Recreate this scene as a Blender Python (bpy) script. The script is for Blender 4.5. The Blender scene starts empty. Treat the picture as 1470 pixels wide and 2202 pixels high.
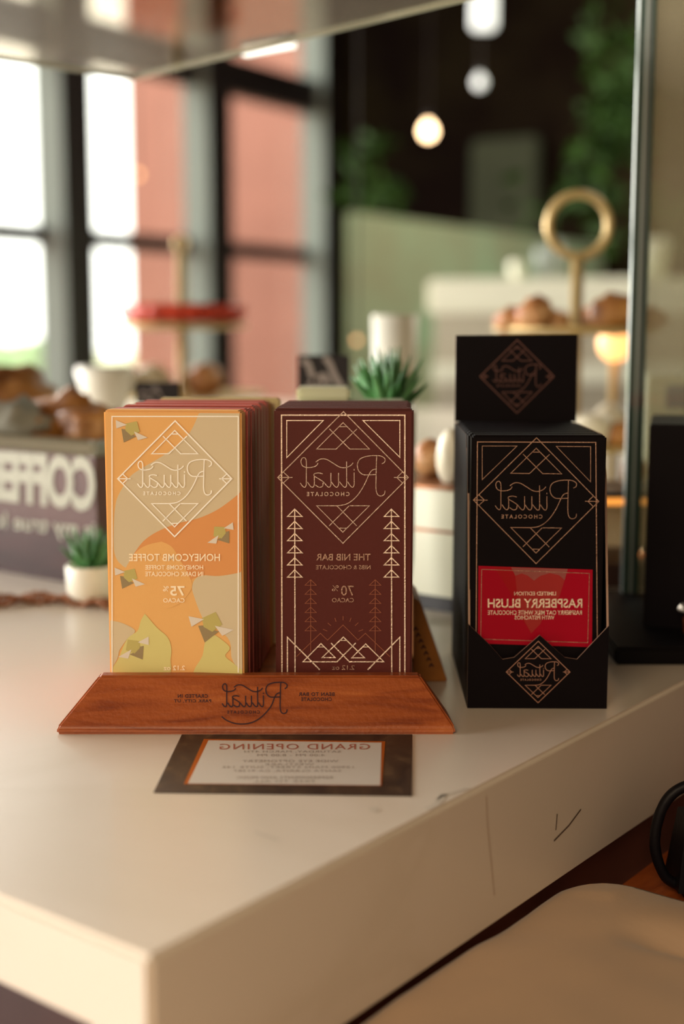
import bpy, bmesh, math, random
from mathutils import Vector, Matrix, noise
random.seed(7)
C = bpy.context.scene.collection
# ------------------------------------------------------------------ camera, world, light, exposure
EYE = 0.2136                     # camera height above the counter top (z = 0)
PITCH = math.radians(8.0)
F = 2850.0                       # focal length in photo pixels (frame 1470 x 2202)
cam_data = bpy.data.cameras.new('camera')
cam_data.sensor_fit = 'VERTICAL'; cam_data.sensor_height = 36.0
cam_data.lens = F / 2202 * 36.0
cam_data.dof.use_dof = True; cam_data.dof.focus_distance = 0.71
cam_data.dof.aperture_fstop = 3.4
cam_data.clip_start = 0.01; cam_data.clip_end = 200
cam = bpy.data.objects.new('camera', cam_data); C.objects.link(cam)
cam.location = (0, 0, EYE); cam.rotation_euler = (math.pi / 2 - PITCH, 0, 0)
bpy.context.scene.camera = cam

sc = bpy.context.scene
sc.view_settings.view_transform = 'Standard'; sc.view_settings.look = 'None'
sc.view_settings.gamma = 1.0; sc.view_settings.use_curve_mapping = False
sc.view_settings.exposure = 1.0
sc.cycles.use_denoising = True
sc.cycles.max_bounces = 8; sc.cycles.diffuse_bounces = 4; sc.cycles.glossy_bounces = 4
sc.cycles.transmission_bounces = 6; sc.cycles.transparent_max_bounces = 12
sc.cycles.sample_clamp_indirect = 4.0
sc.cycles.caustics_reflective = False; sc.cycles.caustics_refractive = False
w = bpy.data.worlds.new('sky'); sc.world = w; w.use_nodes = True
bg = w.node_tree.nodes['Background']
bg.inputs[0].default_value = (1.0, 0.97, 0.9, 1); bg.inputs[1].default_value = 2.2

WDIR = Vector((math.sin(math.radians(32.3)), math.cos(math.radians(32.3)), 0))   # along the window wall
WIN = Vector((WDIR.y, -WDIR.x, 0))                                              # into the room
WP = Vector((-0.735, 7.9, 0))                                                   # second mullion
FLOOR = -0.92; CEIL = 2.35
def area(name, loc, target, sx, sy, power, col):
    l = bpy.data.lights.new(name, 'AREA'); l.shape = 'RECTANGLE'; l.size = sx; l.size_y = sy
    l.energy = power; l.color = col
    o = bpy.data.objects.new(name, l); C.objects.link(o); o.location = loc
    d = Vector(target) - Vector(loc); o.rotation_euler = d.to_track_quat('-Z', 'Y').to_euler()
    return o
# daylight entering by the long window wall (left of and behind the camera)
p0 = WP - WDIR * 6.0 + Vector((0, 0, 0.7)) + WIN * 0.10
area('window_daylight', p0, p0 + WIN, 7.4, 2.6, 450, (1.0, 0.95, 0.90))
p1 = WP - WDIR * 12.0 + Vector((0, 0, 0.7)) + WIN * 0.10
area('window_daylight_rear', p1, p1 + WIN, 4.6, 2.6, 300, (1.0, 0.96, 0.90))
# added warm fill light, just behind and left of the camera
area('front_fill_light', (-0.30, -0.40, 0.65), (-0.02, 0.62, 0.02), .6, .5, 9.0, (1.0, 0.84, 0.66))
area('back_bar_lighting', (2.0, 4.6, 2.2), (1.8, 5.0, -0.9), 1.6, 1.6, 42, (1.0, 0.94, 0.74))

# ------------------------------------------------------------------ helpers
def ray(px, py):
    u = (px - 735) / F; v = (py - 1101) / F
    return Vector((u, math.cos(PITCH) - v * math.sin(PITCH), -math.sin(PITCH) - v * math.cos(PITCH)))
CAM = Vector((0, 0, EYE))
def ground(px, py, h=0.0):
    d = ray(px, py); return CAM + d * ((h - EYE) / d.z)
def at(px, py, Y):
    d = ray(px, py); return CAM + d * (Y / d.y)
def hit(px, py, P, N):
    d = ray(px, py); return CAM + d * ((Vector(P) - CAM).dot(N) / d.dot(N))

def link(o): C.objects.link(o); return o
def tag(o, label=None, cat=None, group=None, kind=None):
    if label: o['label'] = label
    if cat: o['category'] = cat
    if group: o['group'] = group
    if kind: o['kind'] = kind
    return o
def empty(name, loc, rz=0, label=None, cat=None, group=None):
    o = link(bpy.data.objects.new(name, None)); o.location = loc; o.rotation_euler = (0, 0, rz)
    o.empty_display_size = 0.02
    return tag(o, label, cat, group)
def mobj(name, bm, mats, parent=None, smooth=False, loc=None, rz=0):
    me = bpy.data.meshes.new(name); bm.to_mesh(me); bm.free()
    if not isinstance(mats, (list, tuple)): mats = [mats]
    for m in mats: me.materials.append(m)
    if smooth:
        for p in me.polygons: p.use_smooth = True
    o = link(bpy.data.objects.new(name, me))
    if loc is not None: o.location = loc
    o.rotation_euler = (0, 0, rz)
    if parent: o.parent = parent
    return o
def struct(name, bm, m, loc=None, rz=0):
    return tag(mobj(name, bm, m, None, False, loc, rz), kind='structure')
def copy_tree(o, parent=None):
    c = o.copy(); C.objects.link(c)
    if parent: c.parent = parent
    for ch in o.children: copy_tree(ch, c)
    return c

def add_box(bm, x0, x1, y0, y1, z0, z1, bev=0, mat=0, seg=2):
    r = bmesh.ops.create_cube(bm, size=1)
    for v in r['verts']:
        v.co = Vector(((x0 + x1) / 2 + v.co.x * (x1 - x0), (y0 + y1) / 2 + v.co.y * (y1 - y0), (z0 + z1) / 2 + v.co.z * (z1 - z0)))
    fs = set(f for v in r['verts'] for f in v.link_faces)
    for f in fs: f.material_index = mat
    if bev:
        es = list(set(e for v in r['verts'] for e in v.link_edges))
        bmesh.ops.bevel(bm, geom=es, offset=bev, segments=seg, affect='EDGES', material=mat)
    return bm
def box(*a, **k): return add_box(bmesh.new(), *a, **k)
def add_hull(bm, bottom, top, bev=0, mat=0):
    n = len(bottom); vb = [bm.verts.new(p) for p in bottom]; vt = [bm.verts.new(p) for p in top]
    fs = [bm.faces.new(vb[::-1]), bm.faces.new(vt)]
    for i in range(n): fs.append(bm.faces.new((vb[i], vb[(i + 1) % n], vt[(i + 1) % n], vt[i])))
    for f in fs: f.material_index = mat
    bmesh.ops.recalc_face_normals(bm, faces=fs)
    if bev:
        bmesh.ops.bevel(bm, geom=list(set(e for f in fs for e in f.edges)), offset=bev, segments=3, affect='EDGES', material=mat)
    return bm
def add_lathe(bm, prof, n=32, c=(0, 0, 0), mat=0, flute=0, nf=0):
    rings = []
    for r, z in prof:
        ring = []
        for i in range(n):
            a = 2 * math.pi * i / n; rr = r * (1 + flute * math.cos(nf * a)) if r > 1e-6 else 1e-5
            ring.append(bm.verts.new((c[0] + rr * math.cos(a), c[1] + rr * math.sin(a), c[2] + z)))
        rings.append(ring)
    for a, b in zip(rings, rings[1:]):
        for i in range(n):
            f = bm.faces.new((a[i], a[(i + 1) % n], b[(i + 1) % n], b[i])); f.material_index = mat; f.smooth = True
    return bm
def lathe(prof, **k): return add_lathe(bmesh.new(), prof, **k)
def add_tube(bm, pts, r, n=8, closed=False, mat=0):
    pts = [Vector(p) for p in pts]; N = len(pts); rings = []
    up = Vector((0.13, 0.21, 0.97)).normalized()
    for i, p in enumerate(pts):
        if closed: t = pts[(i + 1) % N] - pts[i - 1]
        else: t = pts[min(i + 1, N - 1)] - pts[max(i - 1, 0)]
        t.normalize(); a = t.cross(up)
        if a.length < 1e-3: a = t.cross(Vector((1, 0, 0)))
        a.normalize(); b = a.cross(t)
        rr = r[i] if isinstance(r, (list, tuple)) else r
        rings.append([bm.verts.new(p + (a * math.cos(q) + b * math.sin(q)) * rr) for q in [2 * math.pi * k / n for k in range(n)]])
    for i in range(N if closed else N - 1):
        A = rings[i]; B = rings[(i + 1) % N]
        for k in range(n):
            f = bm.faces.new((A[k], A[(k + 1) % n], B[(k + 1) % n], B[k])); f.material_index = mat; f.smooth = True
    if not closed:
        for R_ in (rings[0], rings[-1]): bm.faces.new(R_).material_index = mat
    return bm
def add_lump(bm, c, s, seed, amp=0.25, freq=2.0, sub=3, mat=0):
    r = bmesh.ops.create_icosphere(bm, subdivisions=sub, radius=1)
    off = Vector((seed * 3.1, seed * 1.7, seed * 2.3))
    for v in r['verts']:
        k = 1 + amp * noise.noise(v.co * freq + off) + amp * 0.4 * noise.noise(v.co * freq * 3 + off)
        v.co = Vector(c) + Vector((v.co.x * s[0], v.co.y * s[1], v.co.z * s[2])) * k
    for f in set(f for v in r['verts'] for f in v.link_faces): f.material_index = mat; f.smooth = True
    return bm
def smooth_curve(pts, k=6):
    out = []; n = len(pts)
    for i in range(n - 1):
        p0 = pts[max(i - 1, 0)]; p1 = pts[i]; p2 = pts[i + 1]; p3 = pts[min(i + 2, n - 1)]
        for j in range(k):
            t = j / k
            out.append(tuple(0.5 * (2 * p1[q] + (p2[q] - p0[q]) * t + (2 * p0[q] - 5 * p1[q] + 4 * p2[q] - p3[q]) * t * t + (3 * p1[q] - p0[q] - 3 * p2[q] + p3[q]) * t ** 3) for q in range(len(p1))))
    out.append(tuple(pts[-1])); return out

# ---- materials
def mat(name, col, rough=0.5, metal=0.0, bump=0, bscale=300, var=0, vscale=20, coat=0, emis=None, estr=0, alpha=1, trans=0, spec=0.5, sheen=0, stretch=None):
    m = bpy.data.materials.new(name); m.use_nodes = True; nt = m.node_tree; b = nt.nodes['Principled BSDF']
    b.inputs['Base Color'].default_value = (*col, 1); b.inputs['Roughness'].default_value = rough
    b.inputs['Metallic'].default_value = metal; b.inputs['Coat Weight'].default_value = coat
    b.inputs['Coat Roughness'].default_value = 0.15
    b.inputs['Specular IOR Level'].default_value = spec
    b.inputs['Transmission Weight'].default_value = trans; b.inputs['Alpha'].default_value = alpha
    b.inputs['Sheen Weight'].default_value = sheen
    if emis: b.inputs['Emission Color'].default_value = (*emis, 1); b.inputs['Emission Strength'].default_value = estr
    if estr and estr < 40: m.cycles.emission_sampling = 'NONE'
    tc = nt.nodes.new('ShaderNodeTexCoord'); mp = nt.nodes.new('ShaderNodeMapping')
    nt.links.new(tc.outputs['Object'], mp.inputs[0])
    if stretch: mp.inputs['Scale'].default_value = stretch
    if var:
        n = nt.nodes.new('ShaderNodeTexNoise'); n.inputs['Scale'].default_value = vscale; n.inputs['Detail'].default_value = 5
        nt.links.new(mp.outputs[0], n.inputs['Vector'])
        r = nt.nodes.new('ShaderNodeValToRGB')
        r.color_ramp.elements[0].position = 0.3; r.color_ramp.elements[1].position = 0.7
        r.color_ramp.elements[0].color = (*[max(0, c * (1 - var)) for c in col], 1)
        r.color_ramp.elements[1].color = (*[min(1, c * (1 + var)) for c in col], 1)
        nt.links.new(n.outputs[0], r.inputs[0]); nt.links.new(r.outputs[0], b.inputs['Base Color'])
    if bump:
        n2 = nt.nodes.new('ShaderNodeTexNoise'); n2.inputs['Scale'].default_value = bscale; n2.inputs['Detail'].default_value = 3
        nt.links.new(mp.outputs[0], n2.inputs['Vector'])
        bp = nt.nodes.new('ShaderNodeBump'); bp.inputs['Strength'].default_value = bump; bp.inputs['Distance'].default_value = 0.001
        nt.links.new(n2.outputs[0], bp.inputs['Height']); nt.links.new(bp.outputs[0], b.inputs['Normal'])
    return m
def ramp_mat(m, stops, tex='noise', scale=5, dist=0.0, detail=6, stretch=(1, 1, 1), rot=(0, 0, 0)):
    nt = m.node_tree; b = nt.nodes['Principled BSDF']
    tc = nt.nodes.new('ShaderNodeTexCoord'); mp = nt.nodes.new('ShaderNodeMapping')
    mp.inputs['Scale'].default_value = stretch; mp.inputs['Rotation'].default_value = rot
    nt.links.new(tc.outputs['Object'], mp.inputs[0])
    n = nt.nodes.new('ShaderNodeTexNoise'); n.inputs['Scale'].default_value = scale; n.inputs['Detail'].default_value = detail; n.inputs['Distortion'].default_value = dist
    nt.links.new(mp.outputs[0], n.inputs['Vector'])
    r = nt.nodes.new('ShaderNodeValToRGB'); cr = r.color_ramp
    while len(cr.elements) < len(stops): cr.elements.new(0.5)
    for e, (p, c) in zip(cr.elements, stops): e.position = p; e.color = (*c, 1)
    nt.links.new(n.outputs[0], r.inputs[0]); nt.links.new(r.outputs[0], b.inputs['Base Color'])
    return m
def glass(name, tint=(0.9, 0.95, 0.9), refl=0.9, haze=0.0, hcol=(0.5, 0.5, 0.45)):
    # thin pane: see-through with its surface gloss and, where set, a haze colour for dust and painted reflections
    m = bpy.data.materials.new(name); m.use_nodes = True; nt = m.node_tree; nt.nodes.clear()
    out = nt.nodes.new('ShaderNodeOutputMaterial'); t = nt.nodes.new('ShaderNodeBsdfTransparent'); t.inputs[0].default_value = (*tint, 1)
    g = nt.nodes.new('ShaderNodeBsdfGlossy'); g.inputs['Roughness'].default_value = 0.02
    lw = nt.nodes.new('ShaderNodeLayerWeight'); lw.inputs[0].default_value = 0.5
    pw = nt.nodes.new('ShaderNodeMath'); pw.operation = 'POWER'; pw.inputs[1].default_value = 5
    fr = nt.nodes.new('ShaderNodeMath'); fr.operation = 'MULTIPLY_ADD'; fr.inputs[1].default_value = refl; fr.inputs[2].default_value = 0.04; fr.use_clamp = True
    nt.links.new(lw.outputs['Facing'], pw.inputs[0]); nt.links.new(pw.outputs[0], fr.inputs[0])
    d = nt.nodes.new('ShaderNodeBsdfDiffuse'); d.inputs[0].default_value = (*hcol, 1)
    m1 = nt.nodes.new('ShaderNodeMixShader'); m1.inputs[0].default_value = haze
    nt.links.new(t.outputs[0], m1.inputs[1]); nt.links.new(d.outputs[0], m1.inputs[2])
    m2 = nt.nodes.new('ShaderNodeMixShader'); nt.links.new(fr.outputs[0], m2.inputs[0])
    nt.links.new(m1.outputs[0], m2.inputs[1]); nt.links.new(g.outputs[0], m2.inputs[2])
    nt.links.new(m2.outputs[0], out.inputs[0]); return m

M = {}
M['quartz'] = mat('white quartz', (0.70, 0.62, 0.52), 0.32, coat=0.15)
ramp_mat(M['quartz'], [(0.0, (0.74, 0.66, 0.55)), (0.47, (0.72, 0.64, 0.535)), (0.50, (0.69, 0.61, 0.50)), (0.515, (0.72, 0.64, 0.535)), (1.0, (0.76, 0.68, 0.57))], scale=1.7, dist=1.2, detail=8)
M['vein'] = mat('dark vein', (0.13, 0.085, 0.06), 0.4)
M['vein_soft'] = mat('faint seam', (0.52, 0.40, 0.30), 0.4)
M['vein_grey'] = mat('grey vein', (0.60, 0.54, 0.45), 0.4)
M['wood'] = mat('mahogany', (0.40, 0.11, 0.03), 0.42, spec=0.3, bump=0.25, bscale=400, coat=0.1)
ramp_mat(M['wood'], [(0.25, (0.15, 0.022, 0.005)), (0.45, (0.30, 0.065, 0.012)), (0.6, (0.37, 0.088, 0.018)), (0.8, (0.46, 0.13, 0.03))], scale=14, dist=0.6, detail=9, stretch=(1.2, 8, 14))
M['wedge'] = mat('amber stained wood', (0.40, 0.15, 0.03), 0.5, spec=0.2, var=0.25, vscale=30)
M['burn'] = mat('laser burnt mark', (0.035, 0.004, 0.006), 0.7)
M['cabinet'] = mat('dark cabinet wood', (0.045, 0.012, 0.008), 0.5, var=0.3, vscale=8)
M['cabred'] = mat('red brown contact shade', (0.13, 0.035, 0.020), 0.5, var=0.3, vscale=8)
M['toffee'] = mat('toffee wrapper card', (0.80, 0.43, 0.13), 0.55, bump=0.1, bscale=2500)
M['t_tan'] = mat('toffee wrapper tan', (0.64, 0.52, 0.32), 0.55)
M['t_dark'] = mat('toffee wrapper deep orange', (0.72, 0.30, 0.085), 0.55)
M['t_yel'] = mat('toffee wrapper yellow', (0.66, 0.58, 0.20), 0.55)
M['bee_y'] = mat('bee yellow', (0.50, 0.42, 0.12), 0.6)
M['bee_b'] = mat('bee brown', (0.30, 0.22, 0.10), 0.6)
M['bee_m'] = mat('bee olive', (0.42, 0.34, 0.14), 0.6)
M['bee_w'] = mat('bee wing', (0.72, 0.64, 0.52), 0.6)
M['foil'] = mat('pale gold foil', (1.0, 0.95, 0.82), 0.45, metal=0.0, bump=0.15, bscale=1500)
M['foil_s'] = mat('champagne foil', (0.92, 0.74, 0.58), 0.36, metal=0.75, bump=0.6, bscale=1400)
M['foil_m'] = mat('muted champagne foil', (0.62, 0.46, 0.36), 0.36, metal=0.8, bump=0.6, bscale=1400)
M['foil_r'] = mat('rose gold foil', (0.44, 0.27, 0.19), 0.40, metal=0.8, bump=0.6, bscale=1400)
M['print_y'] = mat('cream print', (1.0, 0.84, 0.58), 0.5)
M['print_r'] = mat('dusky rose print', (0.16, 0.06, 0.042), 0.5)
M['copper'] = mat('copper ink', (0.32, 0.095, 0.04), 0.5)
M['nib'] = mat('maroon wrapper card', (0.088, 0.012, 0.0075), 0.5, spec=0.3, bump=0.1, bscale=2500)
M['red'] = mat('dusty red wrapper card', (0.52, 0.11, 0.085), 0.5)
M['amber'] = mat('amber wrapper card', (0.50, 0.20, 0.04), 0.5)
M['cream'] = mat('cream wrapper card', (0.62, 0.52, 0.25), 0.5)
M['black'] = mat('black wrapper card', (0.003, 0.0012, 0.0022), 0.5, spec=0.12, bump=0.08, bscale=2500)
M['blackbox'] = mat('black carton', (0.003, 0.0012, 0.0022), 0.55, spec=0.12)
M['torn'] = mat('raw card edge', (0.40, 0.26, 0.19), 0.8)
M['crim'] = mat('crimson label', (0.40, 0.001, 0.017), 0.42, spec=0.15)
M['crim2'] = mat('coral label shape', (0.38, 0.030, 0.028), 0.42, spec=0.15)
M['crim3'] = mat('pink label shape', (0.32, 0.09, 0.08), 0.42, spec=0.15)
M['crim4'] = mat('scarlet label shape', (0.38, 0.006, 0.012), 0.42, spec=0.15)
M['card_dark'] = ramp_mat(mat('distressed dark card', (0.06, 0.035, 0.02), 0.5), [(0.3, (0.018, 0.009, 0.006)), (0.55, (0.05, 0.028, 0.014)), (0.8, (0.16, 0.10, 0.05))], scale=70, detail=8, dist=1.0, stretch=(1, 0.5, 1))
M['card_or'] = mat('copper border', (0.50, 0.12, 0.012), 0.35, metal=0.3)
M['card_white'] = mat('white card', (0.60, 0.55, 0.48), 0.5)
M['ink'] = mat('grey ink', (0.30, 0.25, 0.21), 0.6)
M['ink_red'] = mat('red brown ink', (0.38, 0.10, 0.06), 0.5)
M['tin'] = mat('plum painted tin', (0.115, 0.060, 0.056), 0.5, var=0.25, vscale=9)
M['tin_low'] = mat('shaded plum tin', (0.045, 0.017, 0.017), 0.5, var=0.4, vscale=9, stretch=(1, 1, 5))
M['tin_rim'] = mat('pale grey rim', (0.36, 0.37, 0.31), 0.45)
M['tin_txt'] = mat('off white paint', (0.42, 0.42, 0.34), 0.6)
M['brown'] = ramp_mat(mat('baked crust', (0.3, 0.11, 0.03), 0.5, bump=0.6, bscale=120), [(0.3, (0.10, 0.032, 0.008)), (0.5, (0.32, 0.125, 0.025)), (0.75, (0.52, 0.26, 0.06))], scale=30)
M['croiss'] = ramp_mat(mat('golden pastry', (0.4, 0.2, 0.08), 0.45, bump=0.5, bscale=120), [(0.3, (0.25, 0.06, 0.02)), (0.5, (0.50, 0.22, 0.08)), (0.75, (0.66, 0.42, 0.20))], scale=35)
M['icing'] = mat('cream icing', (0.72, 0.66, 0.50), 0.4, bump=0.4, bscale=80)
M['redtart'] = mat('red glaze', (0.55, 0.045, 0.015), 0.3, var=0.4, vscale=30)
M['gold'] = mat('brushed gold', (0.55, 0.40, 0.17), 0.35, metal=0.4)
M['green'] = mat('succulent green', (0.035, 0.15, 0.035), 0.4, var=0.5, vscale=60)
M['green2'] = mat('succulent light green', (0.10, 0.27, 0.10), 0.4, var=0.4, vscale=60)
M['leaf'] = mat('hanging leaf green', (0.020, 0.050, 0.006), 0.6, spec=0.15, var=0.5, vscale=6)
M['pot'] = mat('white glazed pot', (0.82, 0.80, 0.68), 0.35)
M['twine'] = mat('brown twine', (0.26, 0.10, 0.04), 0.8, bump=0.8, bscale=600)
M['white'] = mat('white acrylic panel', (0.82, 0.82, 0.66), 0.3)
M['beigepanel'] = mat('beige panel', (0.28, 0.23, 0.14), 0.4)
M['coppermetal'] = mat('copper edging', (0.30, 0.12, 0.05), 0.35, metal=0.6)
M['dark'] = mat('riser black', (0.008, 0.005, 0.006), 0.45)
M['slate'] = mat('black slate', (0.003, 0.002, 0.0025), 0.6, spec=0.12, bump=0.4, bscale=60)  # tray black that also paints in the shadow around it
M['frame'] = mat('black steel frame', (0.022, 0.014, 0.015), 0.5)
M['jamb'] = mat('lit jamb grey', (0.34, 0.38, 0.35), 0.6)
M['wallpink'] = mat('salmon render', (0.35, 0.15, 0.112), 0.9, var=0.08, vscale=2)
M['darkwall'] = ramp_mat(mat('dark mottled wall', (0.02, 0.015, 0.01), 0.9, spec=0.05), [(0.35, (0.007, 0.003, 0.002)), (0.6, (0.020, 0.014, 0.006)), (0.8, (0.045, 0.048, 0.018))], scale=1.6)
M['greywall'] = mat('grey green panel', (0.055, 0.060, 0.035), 0.7, spec=0.1, var=0.3, vscale=1.5)
M['palegreen'] = ramp_mat(mat('pale green partition', (0.4, 0.45, 0.3), 0.6), [(0.3, (0.38, 0.39, 0.25)), (0.55, (0.40, 0.50, 0.33)), (0.75, (0.38, 0.64, 0.42))], scale=1.8, stretch=(1, 1, 2))
M['floor'] = mat('warm concrete', (0.16, 0.065, 0.035), 0.6, var=0.3, vscale=3)
M['ceil'] = mat('dark ceiling', (0.03, 0.022, 0.018), 0.8)
M['plaster'] = mat('warm plaster', (0.24, 0.18, 0.13), 0.8)
M['leather'] = mat('beige leather', (0.58, 0.41, 0.27), 0.6, bump=0.25, bscale=220, var=0.10, vscale=9, sheen=0.2)
M['strap'] = mat('black leather', (0.004, 0.003, 0.005), 0.5, spec=0.25, bump=0.2, bscale=300)
M['chrome'] = mat('fluted chrome', (0.80, 0.72, 0.62), 0.18, metal=1.0)
M['winglass'] = glass('window glass', (0.96, 0.98, 0.96))
M['shelfglass'] = glass('smoky shelf glass', (0.90, 0.85, 0.77), refl=0.26, haze=0.24, hcol=(0.17, 0.115, 0.065))
M['caseglass'] = glass('case glass', (0.90, 0.93, 0.88), haze=0.40, hcol=(0.50, 0.46, 0.32))  # haze colour paints in the pale reflection on this pane
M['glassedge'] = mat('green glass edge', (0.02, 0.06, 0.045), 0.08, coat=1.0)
M['glassedge_mid'] = mat('painted dim glass highlight', (0.10, 0.13, 0.12), 0.15, coat=1.0)
M['glassedge_hi'] = mat('painted pale glass highlight', (0.38, 0.46, 0.43), 0.15, coat=1.0)
M['glassrim'] = mat('frosted pale green glass edge', (0.40, 0.45, 0.30), 0.4)
M['amberglass'] = mat('amber glass', (0.30, 0.07, 0.02), 0.1, trans=0.6)
M['bulb'] = mat('warm lit bulb', (1, 0.7, 0.4), 0.5, emis=(1.0, 0.66, 0.36), estr=5)
M['bulb2'] = mat('amber lit bulb', (1, 0.6, 0.3), 0.5, emis=(1.0, 0.42, 0.13), estr=1.0)
M['coolbulb'] = mat('cool lit diffuser', (1, 1, 1), 0.5, emis=(0.80, 0.92, 0.86), estr=0.34)
M['strip'] = mat('reflected streak glow', (1, 1, 1), 0.5, emis=(1.0, 0.95, 0.82), estr=0.55)
M['chalk'] = mat('black chalkboard', (0.010, 0.006, 0.008), 0.7)
M['chalktxt'] = mat('chalk strokes', (0.33, 0.29, 0.28), 0.8)
M['hedge'] = mat('sunlit pale hedge', (0.30, 0.42, 0.22), 0.8, var=0.4, vscale=2)
M['grass'] = mat('pale dry ground', (0.55, 0.55, 0.36), 0.9, var=0.2, vscale=0.6)
M['greybox'] = mat('pale green lidded box', (0.60, 0.62, 0.44), 0.4)
M['blue'] = mat('blue print', (0.05, 0.11, 0.25), 0.5)
M['backcounter'] = mat('off white cabinet', (0.74, 0.74, 0.58), 0.5)
M['backgrey'] = mat('grey beige cabinet front', (0.42, 0.38, 0.28), 0.6)
M['paper'] = mat('crumpled grey paper', (0.34, 0.35, 0.30), 0.8, bump=1, bscale=60)

# ---- flat print on a face: plane tracer, ribbons, fills, lettering
class Face:
    """a face of an object: turns traced photograph points into that face's own coordinates"""
    def __init__(s, mw, P=(0, 0, 0), ax=(1, 0, 0), ay=(0, 0, 1)):
        s.mw = mw; s.inv = mw.inverted(); s.P = Vector(P); s.ax = Vector(ax).normalized(); s.ay = Vector(ay).normalized()
        s.n = s.ax.cross(s.ay)                       # points out of the face, towards the viewer
        s.Nw = mw.to_3x3() @ s.n; s.Pw = mw @ s.P
    def uv(s, px, py):
        q = s.inv @ hit(px, py, s.Pw, s.Nw) - s.P
        return (q.dot(s.ax), q.dot(s.ay))
    def pt(s, u, v, off=0): return s.P + s.ax * u + s.ay * v + s.n * off
def ribbon(bm, face, uv, wdt, off, closed=False, mat=0):
    P = [Vector(p) for p in uv]; n = len(P); L = []; R = []
    for i in range(n):
        a = P[i - 1] if (i > 0 or closed) else None; b = P[(i + 1) % n] if (i < n - 1 or closed) else None
        d1 = (P[i] - a).normalized() if a is not None and (P[i] - a).length > 1e-9 else None
        d2 = (b - P[i]).normalized() if b is not None and (b - P[i]).length > 1e-9 else None
        if d1 is None: d1 = d2
        if d2 is None: d2 = d1
        if d1 is None: d1 = d2 = Vector((1, 0))
        nn = Vector((-(d1 + d2).y, (d1 + d2).x))
        if nn.length < 1e-4: nn = Vector((-d1.y, d1.x))
        nn.normalize(); c = max(0.45, nn.dot(Vector((-d1.y, d1.x))))
        k = wdt / 2 / c
        L.append(bm.verts.new(face.pt(*(P[i] + nn * k), off))); R.append(bm.verts.new(face.pt(*(P[i] - nn * k), off)))
    for i in range(n if closed else n - 1):
        j = (i + 1) % n
        f = bm.faces.new((L[i], R[i], R[j], L[j])); f.material_index = mat
def fill(bm, face, uv, off, mat=0):
    f = bm.faces.new([bm.verts.new(face.pt(u, v, off)) for u, v in uv]); f.material_index = mat
    f.normal_update()
    if f.normal.dot(face.n) < 0: f.normal_flip()
def letters(bm, face, text, x0, y0, x1, y1, off, bold=0.0, spacing=1.0, mat=0, mirror=True, shear=0):
    """lettering fitted into the traced box; the photograph shows it reversed"""
    cu = bpy.data.curves.new('t', 'FONT'); cu.body = text; cu.size = 1; cu.offset = bold; cu.space_character = spacing
    cu.resolution_u = 3; cu.shear = shear
    ob = link(bpy.data.objects.new('t', cu)); bpy.context.view_layer.update()
    me = bpy.data.meshes.new_from_object(ob)
    bpy.data.objects.remove(ob); bpy.data.curves.remove(cu)
    xs = [v.co.x for v in me.vertices]; ys = [v.co.y for v in me.vertices]
    if not xs: return
    ax, bx, ay, by = min(xs), max(xs), min(ys), max(ys)
    vs = []
    for v in me.vertices:
        u = (v.co.x - ax) / (bx - ax); t = (v.co.y - ay) / (by - ay)
        if mirror: u = 1 - u
        px = x0 + (x1 - x0) * u; ptop = y0; py = y1 + (ptop - y1) * t
        vs.append(bm.verts.new(face.pt(*face.uv(px, py), off)))
    for p in me.polygons:
        try:
            f = bm.faces.new([vs[i] for i in p.vertices]); f.material_index = mat; f.normal_update()
            if f.normal.dot(face.n) < 0: f.normal_flip()
        except ValueError: pass
    bpy.data.meshes.remove(me)

# the maker's mark, as polylines around its own centre, unit = half the diamond
E0 = (717.5, 773.0); ES = 502.0
def EP(pts): return [((x - E0[0]) / ES, (y - E0[1]) / ES) for x, y in pts]
DIAMOND = EP([(721, 268), (1218, 773), (717, 1278), (217, 773)])
GEO = [EP(p) for p in [
    [(665, 555), (515, 555), (718, 352), (921, 555), (770, 555), (613, 400)], [(665, 555), (825, 400)], [(692, 383), (746, 383)],
    [(770, 990), (920, 990), (716, 1193), (515, 990), (670, 990), (822, 1144)], [(765, 990), (612, 1144)], [(690, 1162), (744, 1162)],
    [(262, 733), (305, 773), (262, 813)], [(225, 773), (330, 773)], [(1172, 733), (1130, 773), (1172, 813)], [(1210, 773), (1108, 773)]]]
SCRIPT = [EP(smooth_curve(p)) for p in [
    [(1015, 668), (1036, 655), (1038, 628), (1005, 608), (950, 605), (895, 612), (848, 632), (828, 672), (836, 718), (866, 748), (905, 753), (970, 750)],
    [(976, 608), (973, 690), (971, 780), (971, 860), (982, 902), (1008, 915), (1034, 902), (1040, 874)],
    [(968, 708), (938, 720), (915, 755), (895, 800), (868, 852), (830, 908), (785, 952), (735, 980), (672, 990)],
    [(803, 735), (803, 780), (803, 828), (792, 848), (775, 838), (752, 805)],
    [(745, 650), (745, 740), (745, 828), (734, 848), (716, 838), (690, 805)],
    [(795, 660), (775, 682), (735, 698), (690, 692), (640, 662), (590, 634), (545, 632), (508, 655)],
    [(683, 738), (683, 785), (683, 828), (670, 848), (652, 838), (630, 808)],
    [(625, 738), (625, 785), (625, 828), (612, 848), (594, 838), (568, 808), (535, 785), (498, 762), (498, 745), (530, 738), (562, 745)],
    [(497, 760), (497, 828), (484, 848), (466, 838), (445, 808)], [(565, 812), (560, 840), (535, 848), (505, 830)],
    [(436, 830), (436, 740), (436, 650), (424, 622), (404, 626), (395, 652), (408, 684), (445, 697), (490, 692), (515, 680), (526, 662)],
    [(436, 828), (426, 848), (408, 840), (390, 815)]]] + [EP([(803, 708), (803, 720)])]
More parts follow.
